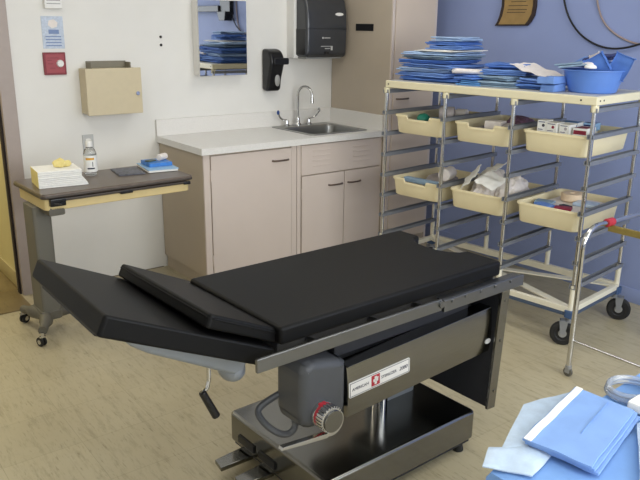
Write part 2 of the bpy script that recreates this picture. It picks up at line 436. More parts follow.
# tall cabinet
tc_ = Thing('tall_cabinet', 'tall beige storage cabinet with one drawer between the sink and the blue wall', 'cabinet', (1.67, -.34, 0))
w = MB(); w.box(L_, 1.885, -.655, -.005, 0, 2.4, .002); w.box(1.885, XR-.002, -.50, -.005, 0, 2.4)
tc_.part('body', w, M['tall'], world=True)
tc_.each('face_stile', [MB().box(L_, L_+.022, -.668, -.655, 0, 2.4, .001), MB().box(1.863, 1.885, -.668, -.655, 0, 2.4, .001)], M['cabinet'], world=True)
tc_.part('door', MB().box(1.484, 1.86, -.672, -.655, 1.20, 2.38, .003), M['tall_front'], world=True)
d = tc_.part('drawer', MB().box(1.484, 1.86, -.672, -.655, 1.045, 1.19, .003), M['tall_front'], world=True)
tc_.part('handle', pull(MB(), 1.515, 1.63, -.672, 1.132), M['handle'], d, world=True, label='dark bronze bow handle')
tc_.part('door', MB().box(1.484, 1.86, -.672, -.655, .10, 1.035, .003), M['tall_front'], world=True)
single('name_plate', MB().box(-.004, .002, -.095, .095, -.024, .024, .001), M['blackplastic'], 'small blank black plate on the side of the tall cabinet', 'plate', (L_, -.378, 1.613))

# ------------------------------------------------------------------ things on the white wall
t = Thing('thermostat', 'white wall control box high on the white wall above the notice', 'control', (-.607, 0, 1.70))
t.part('cover', MB().box(-.656, -.556, -.032, 0, 1.697, 1.80, .004), M['white'], world=True)
w = MB()
for k in range(3): w.box(-.645, -.567, -.0335, -.031, 1.722+.018*k, 1.726+.018*k)
t.part('vent', w, M['greyplastic'], world=True, label='grey vent lines')
t = Thing('notice', 'pale blue paper notice on the white wall above the red alarm plate', 'notice', (-.612, 0, 1.47))
t.part('sheet', MB().box(-.677, -.552, -.003, 0, 1.473, 1.655, .0005), M['notice'], world=True)
w = MB()
for k in range(4): w.box(-.66, -.57, -.004, -.003, 1.487+.017*k, 1.493+.017*k)
w.box(-.64, -.58, -.004, -.003, 1.556, 1.58)
t.part('print', w, M['notice_ink'], world=True, label='faint blue print')
w = MB(); w.prism([(.03*math.cos(a*PI/3+.3), .026*math.sin(a*PI/3+.3)) for a in range(6)], 0, .001, M=Matrix.Translation((-.612, -.003, 1.613)) @ FACE_FRONT)
t.part('badge', w, M['gauze'], world=True, label='pale six-sided badge')
t = Thing('fire_alarm_plate', 'square red alarm plate with round white knob on the white wall', 'alarm', (-.622, 0, 1.325))
t.part('plate', MB().box(-.687, -.558, -.016, .002, 1.323, 1.452, .003), M['dkred'], world=True)
t.part('face', MB().box(-.676, -.569, -.0185, -.016, 1.334, 1.441, .001), M['red'], world=True)
w = MB(); w.cyl((-.594, -.018, 1.388), (-.594, -.03, 1.388), .022, .019, 24, .002)
t.part('knob', w, M['white'], world=True, label='round white knob')
w = MB()
for z, a, b in ((1.405, -.668, -.64), (1.385, -.665, -.635), (1.36, -.655, -.625), (1.418, -.665, -.60)): w.box(a, b, -.0195, -.018, z, z+.005)
t.part('marking', w, M['dkred'], world=True)
t = Thing('wall_box', 'tan metal wall box with keyed door and raised open pocket on top', 'box', (-.31, 0, 1.08))
BY = -.125
w = MB(); w.box(-.482, -.142, BY+.014, 0, 1.088, 1.356, .003); t.part('body', w, M['tan'], world=True)
d = t.part('door', MB().box(-.486, -.137, BY, BY+.013, 1.083, 1.36, .003), M['tan'], world=True)
w = MB(); w.cyl((-.167, BY, 1.205), (-.167, BY-.008, 1.205), .012, seg=18); t.part('lock', w, M['chrome'], d, world=True)
t.each('hinge', [MB().cyl((-.4855, BY+.006, z), (-.4855, BY+.006, z+.045), .0025, seg=10) for z in (1.12, 1.29)], M['tan'], d, world=True)
w = MB(); w.box(-.436, -.186, -.012, 0, 1.355, 1.398, .001); w.box(-.436, -.430, -.09, -.011, 1.355, 1.392); w.box(-.192, -.186, -.09, -.011, 1.355, 1.392)
t.part('pocket', w, M['tan_dark'], world=True, label='grey open pocket')
for z in (1.54, 1.49):
    w = MB(); w.lathe([(0,.010),(.006,.009),(.0085,.004),(.0085,0)], 14, FACE_FRONT)
    single('wall_anchor', w, M['rubber'], 'upper of two dark screw heads on the white wall left of the mirror' if z > 1.5 else 'lower of two dark screw heads on the white wall left of the mirror', 'screw', (.064, 0, z), group='screw heads in the white wall')
t = Thing('wall_outlet', 'white wall outlet plate behind the bottle on the bedside table', 'outlet', (-.46, 0, .86))
w = MB(); w.box(-.495, -.425, -.006, 0, .84, .955, .002); t.part('plate', w, M['shelf'], world=True)
w = MB(); w.rbox(-.476, -.444, -.009, -.005, .865, .893, .008, 0, 4, 'y'); w.rbox(-.476, -.444, -.009, -.005, .903, .931, .008, 0, 4, 'y'); t.part('socket', w, M['white'], world=True)
t = Thing('mirror_cabinet', 'white medicine cabinet with frameless mirror door on the white wall', 'mirror cabinet', (.47, 0, 1.29))
t.part('body', MB().box(.292, .652, -.078, 0, 1.296, 1.768, .002), M['white'], world=True)
t.part('mirror_door', MB().box(-.368, 0, -.006, 0, 1.292, 1.772, M=Matrix.Translation((.656, -.0785, 0)) @ Matrix.Rotation(math.radians(1.5), 4, 'Z')), M['mirror'], world=True, label='mirror glass')
# soap dispenser
t = Thing('soap_dispenser', 'black wall soap dispenser left of the faucet', 'dispenser', (.875, 0, 1.165))
prof = [(0,1.175),(-.055,1.165),(-.075,1.185),(-.085,1.25),(-.11,1.32),(-.125,1.36),(-.118,1.41),(-.09,1.445),(-.05,1.46),(0,1.46)]
YZ = Matrix(((0,0,1,0),(1,0,0,0),(0,1,0,0),(0,0,0,1)))
w = MB(); w.prism(prof, .828, .945, .018, YZ, 4); t.part('body', w, M['blackplastic'], world=True)
w = MB(); w.rbox(.845, .968, -.142, -.10, 1.355, 1.40, .012, .004, 4, 'y'); t.part('push_lever', w, M['blackplastic'], world=True)
w = MB(); w.ball((.90, -.094, 1.245), .028, (.8,.35,1.5)); t.part('sight_window', w, M['greyplastic'], world=True, label='grey oval level window')
# towel dispenser
t = Thing('towel_dispenser', 'smoky black paper towel dispenser on the white wall above the sink', 'dispenser', (1.22, 0, 1.40))
t.part('back_plate', MB().box(1.045, 1.42, -.09, .002, 1.395, 1.83, .004), M['white'], world=True)
prof = [(-.075,1.405),(-.20,1.405),(-.215,1.42),(-.222,1.60),(-.215,1.72),(-.19,1.80),(-.15,1.835),(-.075,1.845)]
w = MB(); w.prism(prof, 1.066, 1.432, .024, YZ, 5); cv = t.part('cover', w, M['smoke'], world=True)
w = MB(); w.box(1.064, 1.08, -.205, -.085, 1.418, 1.60, .004); w.box(1.075, 1.42, -.2235, -.10, 1.599, 1.602, .0005); t.part('seam', w, M['blackplastic'], cv, world=True)
w = MB(); w.box(1.08, 1.40, -.19, -.09, 1.392, 1.405, .003); t.part('towel_slot', w, M['greyplastic'], world=True, label='grey outlet lip')
w = MB(); w.lathe([(0,.003),(.034,.003),(.038,0)], 24, Matrix.Translation((1.355,-.217,1.70)) @ FACE_FRONT @ Matrix.Diagonal((1,.3,1,1)))
t.part('logo', w, M['white'], cv, world=True, label='white oval logo')
w = MB(); w.cyl((1.205,-.220,1.538), (1.205,-.224,1.538), .007, seg=14)
for k in range(5): w.box(1.218+k*.011, 1.226+k*.011, -.2245, -.220, 1.534, 1.541)
w.box(1.19, 1.275, -.2225, -.219, 1.478, 1.482); w.box(1.225, 1.27, -.2225, -.219, 1.462, 1.467); w.box(1.278, 1.293, -.2225, -.219, 1.452, 1.482)
t.part('marking', w, M['shelf'], cv, world=True, label='small pale instruction print')
w = MB(); w.box(1.225, 1.26, -.225, -.214, 1.425, 1.445, .004); t.part('latch', w, M['blackplastic'], cv, world=True)

# ------------------------------------------------------------------ blue wall
t = Thing('wall_plaque', 'gold award plaque on dark wood board on the blue wall', 'plaque', (XR, -1.22, 1.63))
XZ = Matrix(((0,0,-1,XR),(-1,0,0,0),(0,1,0,0),(0,0,0,1)))   # (u,v,w) -> x=XR-w, y=-u, z=v
P = [(1.07,1.633),(1.335,1.636),(1.36,1.66),(1.385,1.70),(1.392,1.76),(1.385,1.86),(1.36,1.93),(1.10,1.93),(1.115,1.86),(1.118,1.76),(1.105,1.70),(1.09,1.66)]
t.part('board', MB().prism(P, 0, .022, .003, XZ), M['walnut'], world=True)
P2 = [(1.105,1.643),(1.322,1.645),(1.343,1.668),(1.366,1.71),(1.372,1.76),(1.366,1.85),(1.345,1.915),(1.13,1.915),(1.142,1.85),(1.145,1.76),(1.134,1.70),(1.12,1.668)]
pl = t.part('gold_plate', MB().prism(P2, .022, .025, 0, XZ), M['gold'], world=True)
w = MB()
for v, a, b in ((1.735,1.175,1.33),(1.718,1.17,1.32),(1.76,1.18,1.335),(1.785,1.20,1.32)):
    w.prism([(a,v),(b,v),(b,v+.004),(a,v+.004)], .025, .0256, 0, XZ)
t.part('engraving', w, M['walnut'], pl, world=True)
def loop_pts(seq): return [(XR-.024, y, z) for y, z in seq]
t = Thing('monitor_bracket', 'black equipment bracket high on the blue wall with a hanging cable', 'bracket', (XR, -2.42, 1.68))
w = MB(); w.box(XR-.05, XR, -2.52, -2.33, 1.72, 2.0, .006); w.prism([(-2.46,1.66),(-2.36,1.66),(-2.34,1.75),(-2.50,1.75)], XR-.10, XR-.01, .004, YZ); t.part('mount', w, M['blackplastic'], world=True)
t.part('arm', MB().box(XR-.07, XR, -3.10, -2.52, 1.75, 1.81, .005), M['blackplastic'], world=True)
w = MB(); w.tube(loop_pts([(-1.56,2.1),(-1.57,1.93),(-1.60,1.79),(-1.65,1.68),(-1.74,1.585),(-1.86,1.525),(-1.98,1.505),(-2.12,1.53),(-2.24,1.59),(-2.32,1.68),(-2.34,1.76)]), .006, 10, smooth=2)
single('hanging_cable', w, M['cable'], 'black cable hanging in a long loop on the blue wall above the blue basin', 'cable')
w = MB(); w.tube([(XR-.009, y, z) for y, z in [(-1.79,2.1),(-1.80,1.90),(-1.82,1.78),(-1.87,1.67),(-1.95,1.60),(-2.05,1.555),(-2.14,1.535),(-2.22,1.56),(-2.27,1.70),(-2.28,2.1)]], .0055, 10, smooth=2)
single('hanging_tube', w, M['cable2'], 'dull beige tube looped on the blue wall behind the black cable', 'tube')

# ------------------------------------------------------------------ overbed table
ob = Thing('overbed_table', 'wheeled bedside tray table with dark wood top and cream apron by the white wall', 'table', (-.585, -.60, 0), math.radians(2.5))
tp = ob.part('table_top', MB().rbox(-.43, .425, -.222, .235, .772, .80, .03, .008, 5), M['brown_top'])
w = MB(); w.rbox(-.432, .427, -.224, .237, .774, .790, .03, .006, 5); ob.part('edging', w, M['brown_edge'], tp)
w = MB(); w.rbox(-.415, .405, -.212, .20, .712, .771, .03, .006, 5); ob.part('apron', w, M['apron'], label='cream apron')
w = MB(); w.box(-.34, .38, -.226, -.20, .757, .771, .003); ob.part('lift_bar', w, M['brown_edge'], label='dark release bar')
w = MB(); w.box(-.395, -.315, -.235, -.20, .735, .775, .006); w.tube([(-.38,-.236,.752),(-.35,-.248,.748),(-.325,-.236,.756)], .006, 8)
ob.each('latch', [w, MB().box(-.02, .05, -.229, -.205, .750, .768, .004), MB().box(.36,.40,-.229,-.205,.752,.768,.003)], M['blackplastic'], label='black latch')
w = MB(); w.box(-.40, -.315, -.212, -.02, .682, .733, .010); ob.part('bracket', w, M['taupe_dark'])
w = MB(); w.rbox(-.44, -.345, -.09, .075, .12, .712, .018, .003, 4); ob.part('column', w, M['taupe'])
w = MB()
w.tube([(-.47,.16,.085),(-.43,.02,.10),(-.41,-.06,.10),(-.49,-.205,.085)], [.022,.036,.036,.024], 12, smooth=2)
w.tube([(-.38,-.02,.10),(-.2,.0,.085),(.25,.03,.08)], [.034,.026,.022], 12, smooth=1)
w.rbox(-.447, -.338, -.095, .08, .085, .135, .02, .006, 4)
ob.part('foot', w, M['taupe_dark'])
for x, y, a in ((-.475,.165,.5), (-.495,-.21,1.9), (.25,.03,.2)):
    w = MB(); w.cyl((x, y, .055), (x, y, .078), .009, seg=10); w.box(x-.016, x+.016, y-.006, y+.006, .05, .06)
    c = ob.part('caster', w, M['chrome'])
    dx, dy = .012*math.cos(a), .012*math.sin(a); n = Vector((-math.sin(a), math.cos(a), 0))
    p = Vector((x+dx, y+dy, .026))
    w = MB()
    for sgn in (-1, 1): w.cyl(p+n*(.003*sgn), p+n*(.015*sgn), .026, seg=20, bev=.003)
    ob.part('wheel', w, M['rubber'], c)
    w = MB()
    for sgn in (-1, 1): w.cyl(p+n*(.0148*sgn), p+n*(.0165*sgn), .013, seg=16)
    ob.part('hub', w, M['chrome'], c)
# on the overbed table
t = Thing('towel_stack', 'white block of folded paper towels on the left end of the bedside table', 'paper towels', (-.85, -.62, .80), math.radians(-6))
w = MB()
for k in range(9):
    z0 = .0005+k*.0095; ex = .03*max(0, (5-k))/5
    w.box(-.115, .105+ex+random.uniform(-.002,.002), -.085+random.uniform(-.002,.002), .11, z0, z0+.009, .002)
t.part('sheets', w, M['paper'])
w = MB(); w.box(-.1165, -.1152, -.083, .108, .002, .086); t.part('end_fold', w, M['yellow'], label='cream end of the block')
w = MB(); w.ball((0,0,.02), .042, (1.1,.7,.55), 24, 16); w.wobble(.014, 38, 2); 
for v in w.bm.verts: v.co.z = max(v.co.z, .0005)
single('crumpled_tissue', w, M['yellow'], 'crumpled yellow tissue lying on the white paper towel block', 'tissue', (-.82, -.60, .8865))
t = Thing('bottle', 'clear plastic bottle with white label on the bedside table', 'bottle', (-.62, -.47, .80))
w = MB(); w.lathe([(0,0),(.033,0),(.036,.006),(.036,.12),(.03,.142),(.017,.155),(.016,.17)], 28); t.part('body', w, M['clear'])
w = MB(); w.lathe([(.0363,.02),(.0367,.02),(.0367,.112),(.0363,.112)], 28); lb = t.part('label', w, M['paper'], label='white paper label')
w = MB(); w.lathe([(.0185,.158),(.019,.16),(.019,.186),(.017,.19),(0,.19)], 20); t.part('cap', w, M['white'], label='white cap')
def arc_band(mb, r, a0, a1, z0, z1, n=8):
    t_ = bmesh.new(); R = []
    for k in range(n+1):
        a = a0+(a1-a0)*k/n; R.append((t_.verts.new((r*math.cos(a), r*math.sin(a), z0)), t_.verts.new((r*math.cos(a), r*math.sin(a), z1))))
    for A, B in zip(R, R[1:]): t_.faces.new((A[0], B[0], B[1], A[1]))
    return mb.add(t_)
w = arc_band(MB(), .0371, -2.6, -1.3, .088, .10); t.part('amber_band', w, M['amber'], lb, label='amber stripe')
for w in (arc_band(MB(), .0371, -2.4, -1.3, .036, .044), arc_band(MB(), .0371, -1.62, -1.52, .05, .078)): t.part('lettering', w, M['ink'], lb, label='dark print')
w = MB(); w.box(-.075, .075, -.10, .10, 0, .004, .001); w.box(-.072, .074, -.098, .098, .004, .007, .001)
single('brochure', w, M['brochure'], 'grey printed brochure lying flat on the bedside table', 'brochure', (-.425, -.52, .8005), math.radians(-8))
t = Thing('booklet', 'pale blue booklet with white page edges under the blue box', 'booklet', (-.235, -.50, .8005), math.radians(-8))
t.part('pages', MB().box(-.088, .084, -.135, .115, .002, .014), M['paper'])
t.part('cover', MB().box(-.09, .09, -.138, .118, .014, .0165, .0005), M['palebook'])
t = Thing('box', 'flat blue carton on the pale booklet at the end of the bedside table', 'box', (-.225, -.475, .8175), math.radians(-4))
t.part('carton', MB().box(-.07, .07, -.075, .075, 0, .022, .002), M['bluebox'])
w = MB(); w.cyl((-.035,0,.019), (.035,0,.019), .019, seg=24, bev=.004)
single('gauze_roll', w, M['gauze'], 'small white gauze roll lying on the flat blue carton', 'gauze roll', (-.185, -.47, .8398), math.radians(30))
w = MB(); w.box(-.03, .03, -.018, .018, 0, .008, .002)
single('pouch', w, M['greygreen'], 'small grey-green packet lying on the flat blue carton', 'packet', (-.262, -.475, .8398), math.radians(20))

# ------------------------------------------------------------------ procedure table
pt = Thing('procedure_table', 'black padded hydraulic procedure table on a steel base in the middle of the room', 'procedure table', (-.40, -2.585, 0), math.radians(1.9))
b = MB(); b.rbox(-.365, .40, -.235, .355, .06, .185, .022, .014, 4); base = pt.part('base', b, M['steel_table'])
w = MB(); w.box(-.35, .385, -.22, .34, .045, .06); pt.part('base_skirt', w, M['darkmetal'], base)
for x, y in ((-.31,-.18),(.36,-.19),(-.31,.30),(.36,.30)):
    w = MB(); w.lathe([(0,0),(.02,0),(.022,.006),(.018,.022),(.014,.05),(0,.05)], 16, Matrix.Translation((x,y,0))); pt.part('foot', w, M['rubber'], base)
for y in (.235, .10):
    w = MB(); w.prism([(-.50,y-.035),(-.49,y+.025),(-.36,y+.035),(-.36,y-.04)], .05, .068, .004)
    p_ = pt.part('pedal', w, M['steel_table'])
    w = MB(); w.box(-.372, -.362, y-.055, y+.05, .085, .115, .002); pt.part('pedal_slot', w, M['blackplastic'], p_, label='black slot')
# column
w = MB(); w.cyl((.09,-.01,.18), (.09,-.01,.46), .03, seg=24); pt.part('piston', w, M['chrome'], label='chrome lift post')
w = MB(); w.rbox(.06, .42, -.05, .14, .36, .46, .03, .01, 4); w.rbox(.14, .34, .03, .14, .18, .37, .03, .004, 4); pt.part('column_shroud', w, M['silver'])
# beam
w = MB(); w.rbox(-.288, .42, -.225, -.08, .435, .60, .012, .004, 3); w.rbox(-.10, .40, -.10, .19, .45, .60, .012, .004, 3); beam = pt.part('beam', w, M['cast'])
w = MB(); arc = [(-.225,.432)]+[(-.240-.0065*math.sin(PI*k/12)**.8, .432+.182*k/12) for k in range(13)]+[(-.225,.614)]
w.prism(arc, -.288, .436, 0, YZ); w.box(-.285, .43, -.246, -.19, .610, .616, .002); sp = pt.part('side_panel', w, M['steel_table'], label='brushed steel side panel')
w = MB()
hp = [(-.472,.46),(-.462,.425),(-.42,.412),(-.32,.425),(-.29,.435),(-.29,.605),(-.31,.622),(-.43,.648),(-.460,.640),(-.472,.615)]
XZf = Matrix(((1,0,0,0),(0,0,-1,0),(0,1,0,0),(0,0,0,1)))
w.prism(hp, .10, .248, .030, XZf, 5); hs = pt.part('tilt_housing', w, M['cast'], label='grey cast end housing')
# dial
w = MB(); KX, KZ = -.400, .466
w.cyl((KX,-.23,KZ), (KX,-.262,KZ), .042, seg=32, bev=.002); kn = pt.part('tilt_dial', w, M['chrome'])
w = MB(); w.cyl((KX,-.262,KZ), (KX,-.272,KZ), .040, seg=32); w.box(KX-.02, KX+.005, -.2665, -.258, KZ+.036, KZ+.0435); pt.part('red_band', w, M['redgrip'], kn, label='red band')
w = MB()
for k in range(24):
    a = k*2*PI/24; w.box(-.003, .003, -.300, -.272, .0375, .043, .001, M=Matrix.Translation((KX,0,KZ)) @ Matrix.Rotation(a, 4, 'Y'))
w.cyl((KX,-.270,KZ), (KX,-.302,KZ), .039, seg=32, bev=.003); pt.part('knurled_ring', w, M['chrome'], kn)
w = MB(); w.cyl((KX+.004,-.302,KZ-.006), (KX+.004,-.308,KZ-.006), .036, seg=32, bev=.002); pt.part('dial_face', w, M['steel_table'], kn)
w = MB(); w.prism([(.045*math.cos(a), .045*math.sin(a)) for a in [math.radians(x) for x in range(-110, 60, 10)]]+[(-.02,-.030),(-.10,-.022),(-.19,-.012),(-.195,-.022),(-.10,-.036),(-.02,-.046)], 0, .02, .002, Matrix.Translation((KX+.012,-.272,KZ-.02)) @ FACE_FRONT)
pt.part('dial_lever', w, M['chrome'], label='bright steel lever')
w = MB(); w.tube([(-.45,-.12,.50),(-.49,-.11,.487),(-.53,-.10,.465),(-.545,-.11,.45),(-.54,-.15,.425),(-.51,-.185,.398),(-.475,-.19,.392),(-.455,-.19,.41),(-.455,-.185,.43)], .011, 10, smooth=2)
pt.part('loop_handle', w, M['cast'])
NPX = -.022
TILT = Matrix.Translation((.43,0,.5)) @ Matrix.Rotation(math.radians(-2.3), 4, 'Y') @ Matrix.Translation((-.43,0,-.5))
beam.matrix_local = TILT; sp.matrix_local = TILT
# name plate
nt_ = MB(); PX0, PX1, PZ0, PZ1 = -.333+.06, .008, .535, .597
nt_.rbox(-.262, .014, -.2485, -.2455, .538, .592, .006, 0, 3, 'y'); npl = pt.part('nameplate', nt_, M['white'], label='white nameplate')
w = MB(); w.box(-.258, .010, -.2492, -.2484, .541, .5425); w.box(-.258, .010, -.2492, -.2484, .5875, .589); w.box(-.258, -.2565, -.2492, -.2484, .541, .589); w.box(.0085, .010, -.2492, -.2484, .541, .589)
pt.part('border', w, M['ink'], npl)
w = MB(); w.box(-.165, -.128, -.2495, -.2484, .546, .584); pt.part('emblem', w, M['redgrip'], npl, label='red square emblem with white cross')
w = MB(); w.box(-.158, -.136, -.2502, -.2495, .560, .570); w.box(-.152, -.142, -.2502, -.2495, .551, .579); w.box(-.142,-.135,-.2502,-.2495,.570,.575); pt.part('emblem_cross', w, M['white'], npl)
for body, size, x_, z_, sh in (('AMERICAN', .0145, -.249, .560, 0), ('STERILIZER', .0145, -.121, .560, 0), ('2080', .019, -.037, .559, .25)):
    pt.part('lettering', text_mb(body, size, Matrix.Translation((x_,-.2488,z_)) @ FACE_FRONT, shear=sh), M['ink'], npl)
for o_ in [npl]+list(npl.children):
    if o_ is npl: o_.matrix_local = TILT @ Matrix.Translation((NPX, 0, -.036))
w = MB(); w.lathe([(0,.002),(.016,.002),(.017,0)], 20, Matrix.Translation((.418,-.246,.478)) @ FACE_FRONT @ Matrix.Diagonal((1,.6,1,1))); pt.part('oval_badge', w, M['shelf'], sp, label='pale oval badge')
# table frame under the pads
w = MB(); w.box(-.56, .43, -.24, .24, .692, .742, .006); w.box(-.30, .36, -.19, .19, .60, .69, .006); pt.part('top_frame', w, M['darkmetal'])
# seat pad with an end cut-out
P = [(-.565,-.265),(.437,-.265)]
P += [(.437,-.11)]
for k in range(9):
    a = -PI/2+PI*k/8; P.append((.437-.085*math.cos(a)**.8 if math.cos(a) > 0 else .437, .02+.125*math.sin(a)))
P += [(.437,.26),(-.565,.26)]
Q = []
for q_ in P:
    if not Q or (abs(Q[-1][0]-q_[0])+abs(Q[-1][1]-q_[1])) > .004: Q.append(q_)
w = MB(); w.prism(Q, .743, .80, .012, seg=4); pt.part('seat_pad', w, M['vinyl'], label='flat black vinyl seat pad')
# back section pad, raised to the left
A25 = math.radians(24.6)
def slope(x, z, ang): return Matrix.Translation((x,0,z)) @ Matrix.Rotation(ang, 4, 'Y')
Mb = pt.I @ Matrix.Translation((0,-2.58,0)) @ slope(-1.446, .953, A25)      # top left edge of the pad, x runs down the slope
w = MB(); w.rbox(0, .535, -.27, .268, -.058, 0, .012, .008, 4, 'z', Mb); pt.part('back_pad', w, M['vinyl'], label='black vinyl pad of the raised back section')
w = MB(); w.box(.02, .53, -.21, .21, -.072, -.0585, .003, M=Mb); pt.part('back_frame', w, M['darkmetal'])
# support casting and crank
w = MB(); w.prism([(.11,-.072),(.25,-.072),(.52,-.072),(.55,-.085),(.55,-.125),(.52,-.132),(.22,-.112),(.16,-.10)], .03, .15, .012, Mb @ Matrix(((1,0,0,0),(0,0,-1,0),(0,1,0,0),(0,0,0,1))), 3)
c0 = Mb @ Vector((.535,-.10,-.125)); w.ball(c0, .040, (1,1.3,1))
pt.part('support_casting', w, M['silver'], label='silver grey support casting')
k0 = Mb @ Vector((.435,-.12,-.115)); k0 = Vector((k0.x, k0.y, k0.z))
w = MB(); w.tube([k0, (k0.x-.002, k0.y, k0.z-.075), (k0.x-.03, k0.y-.005, k0.z-.092)], .0065, 10, smooth=1); cr = pt.part('crank', w, M['chrome'], label='chrome crank rod')
k1 = Vector((k0.x-.028, k0.y-.005, k0.z-.085)); w = MB(); w.cyl(k1, k1+Vector((.04,-.01,-.09)), .0115, .013, 16, .003); pt.part('crank_grip', w, M['blackplastic'], cr, label='black grip')
# rails
for sy in (-1, 1):
    y = -.302 if sy < 0 else .295
    w = MB(); w.box(-.675, .07, y-.006, y+.006, .709, .750, .003)
    for x in (-.45, -.2, 0): w.cyl((x, y-.004*sy, .733), (x, y-.06*sy, .726), .009, seg=10)
    w.cyl((.065, y+.012*sy, .733), (.065, y-.01*sy, .733), .012, seg=14)
    pt.part('side_rail', w, M['rail'], label='steel accessory rail')
    w = MB(); w.box(.08, .52, y-.008, y+.005, .700, .743, .003); w.box(.08, .50, y+(.0 if sy < 0 else -.03), y+(.03 if sy < 0 else 0), .738, .744, .001)
    for x in (.12,.19,.27,.35,.44): w.cyl((x, y-.008 if sy < 0 else y+.005, .733), (x, (y-.012) if sy < 0 else y+.009, .733), .006, seg=10)
    for x in (.15, .40): w.cyl((x, y, .72), (x, y-.06*sy, .715), .009, seg=10)
    pt.part('side_rail', w, M['rail'], label='steel accessory rail')
# hanging leg panel
Ml = Matrix.Translation((.472,0,.70)) @ Matrix.Rotation(math.radians(3.6), 4, 'Y')
w = MB(); w.box(-.02, .012, -.262, .262, -.50, .0, .004, M=Ml); lp = pt.part('leg_panel', w, M['darkmetal'], label='dark hinged-down leg panel')
for y0, y1 in ((-.276,-.262),(.262,.276)):
    w = MB(); w.box(-.026, .02, y0, y1, -.505, .01, .003, M=Ml)
    s_ = -1 if y0 < 0 else 1
    for z in (-.06,-.22,-.43): w.cyl(Ml @ Vector((0, (y0 if s_ < 0 else y1)+.003*s_, z)), Ml @ Vector((0, y0 if s_ > 0 else y1, z)), .006, seg=10)
    pt.part('edge_strip', w, M['steel_table'], lp, label='steel edge strip')
w = MB(); w.box(.012, .045, -.25, .25, -.49, -.03, .010, 3, M=Ml); pt.part('leg_pad', w, M['vinyl'], lp)
w = MB(); w.box(.43, .47, -.25, .25, .685, .712, .003); pt.part('panel_hinge', w, M['slide'])
# loose pad lying on the back section
A27 = math.radians(25.2)
Mp = Matrix.Translation((-1.178,-2.58,.888)) @ Matrix.Rotation(math.radians(3.0), 4, 'Z') @ Matrix.Rotation(A27, 4, 'Y')
lpad = Thing('positioning_pad', 'smaller loose black vinyl pad lying across the back section of the procedure table', 'pad', (-1.06, -2.6, .80), math.radians(1.9))
w = MB(); w.rbox(0, .270, -.272, .268, -.042, 0, .012, .008, 4, 'z', Mp); lpad.part('cover', w, M['vinyl'], world=True)
w = MB()
for y in (-.273, .269): w.tube([Mp @ Vector((.012,y,-.012)), Mp @ Vector((.258,y,-.012))], .0025, 8)
w.tube([Mp @ Vector((.012,-.273,-.012)), Mp @ Vector((-.001,-.260,-.012)), Mp @ Vector((-.001,.256,-.012)), Mp @ Vector((.012,.269,-.012))], .0025, 8)
lpad.part('piping', w, M['vinyl'], world=True)

# ------------------------------------------------------------------ supply cart
CA = .118
cart = Thing('supply_cart', 'tall chrome and cream supply cart with tray slides along the blue wall', 'cart', (1.025, -1.111, 0), -PI/2+CA)
CW_, CD, CH = 1.328, .541, 1.306
w = MB(); w.box(-.006, CW_+.012, -.012, CD+.016, CH-.042, CH, .005, 3); top = cart.part('top_shelf', w, M['cream'], label='cream top with grey surface')
w = MB(); w.box(.004, CW_+.002, -.002, CD+.006, CH-.001, CH+.0015); cart.part('shelf_mat', w, M['shelf'], top, label='pale grey mat')
w = MB()
for x in (.0, CW_-.075, CW_-.02):
    pass
for (x, y0, y1) in ((.02,-.014,-.010),(CW_-.07,-.014,-.010)): w.cyl((x, y0, CH-.02), (x, y1, CH-.02), .0045, seg=10)
for y in (.02,.06): w.cyl((CW_+.014, y, CH-.02), (CW_+.010, y, CH-.02), .0045, seg=10)
cart.part('screw', w, M['rubber'], top)
cols = [0, CW_/3, 2*CW_/3, CW_]
for i, x in enumerate(cols):
    for y in (0, CD):
        w = MB(); w.cyl((x, y, .19), (x, y, CH-.042), .0115, seg=16); po = cart.part('post', w, M['chrome'])
        w = MB(); w.cyl((x, y, .20), (x, y, .335), .0145, seg=16); cart.part('sleeve', w, M['ivory'], po, label='ivory lower sleeve')
        w = MB(); w.cyl((x, y, CH-.075), (x, y, CH-.043), .0175, .019, seg=16); cart.part('collar', w, M['cream'], po, label='cream collar')
LV = [1.25-.13*k for k in range(8)]
sl = MB(); sl.box(-.017, .017, -.017, CD+.016, -.003, 0); sl.box(-.017, -.0145, -.017, CD+.016, -.0005, .019); sl.box(.0145, .017, -.017, CD+.016, -.0005, .019)
slm = finish(sl.bm, 'tray_slide', M['slide'])
for x in cols:
    for z in LV:
        o = bpy.data.objects.new('tray_slide', slm); COL.objects.link(o); o.parent = cart.o; o.location = (x, 0, z-.017)
# lower frame
w = MB(); w.box(0, CW_, -.014, .014, .185, .215, .003); w.box(0, CW_, CD-.014, CD+.014, .185, .225, .003); w.box(-.014, .014, 0, CD, .185, .215, .003); w.box(CW_-.014, CW_+.014, 0, CD, .185, .215, .003)
fr = cart.part('base_frame', w, M['ivory'])
w = MB(); w.box(0, CW_, -.0155, .0155, .165, .185, .003); w.box(CW_-.0155, CW_+.0155, 0, CD, .165, .185, .003); cart.part('bumper_strip', w, M['strip'], fr, label='blue bumper strip')
def bar(mb, a, b, wd, z0, z1):
    a = Vector(a); b = Vector(b); d = (b-a).normalized(); n = Vector((-d.y, d.x))*wd/2
    return mb.prism([tuple(a+n), tuple(a-n), tuple(b-n), tuple(b+n)], z0, z1, .002)
w = MB(); bar(w, (.02,.02), (CW_-.02,CD-.02), .05, .205, .213); bar(w, (.02,CD-.02), (CW_-.02,.02), .05, .196, .204); cart.part('cross_brace', w, M['ivory'], fr)
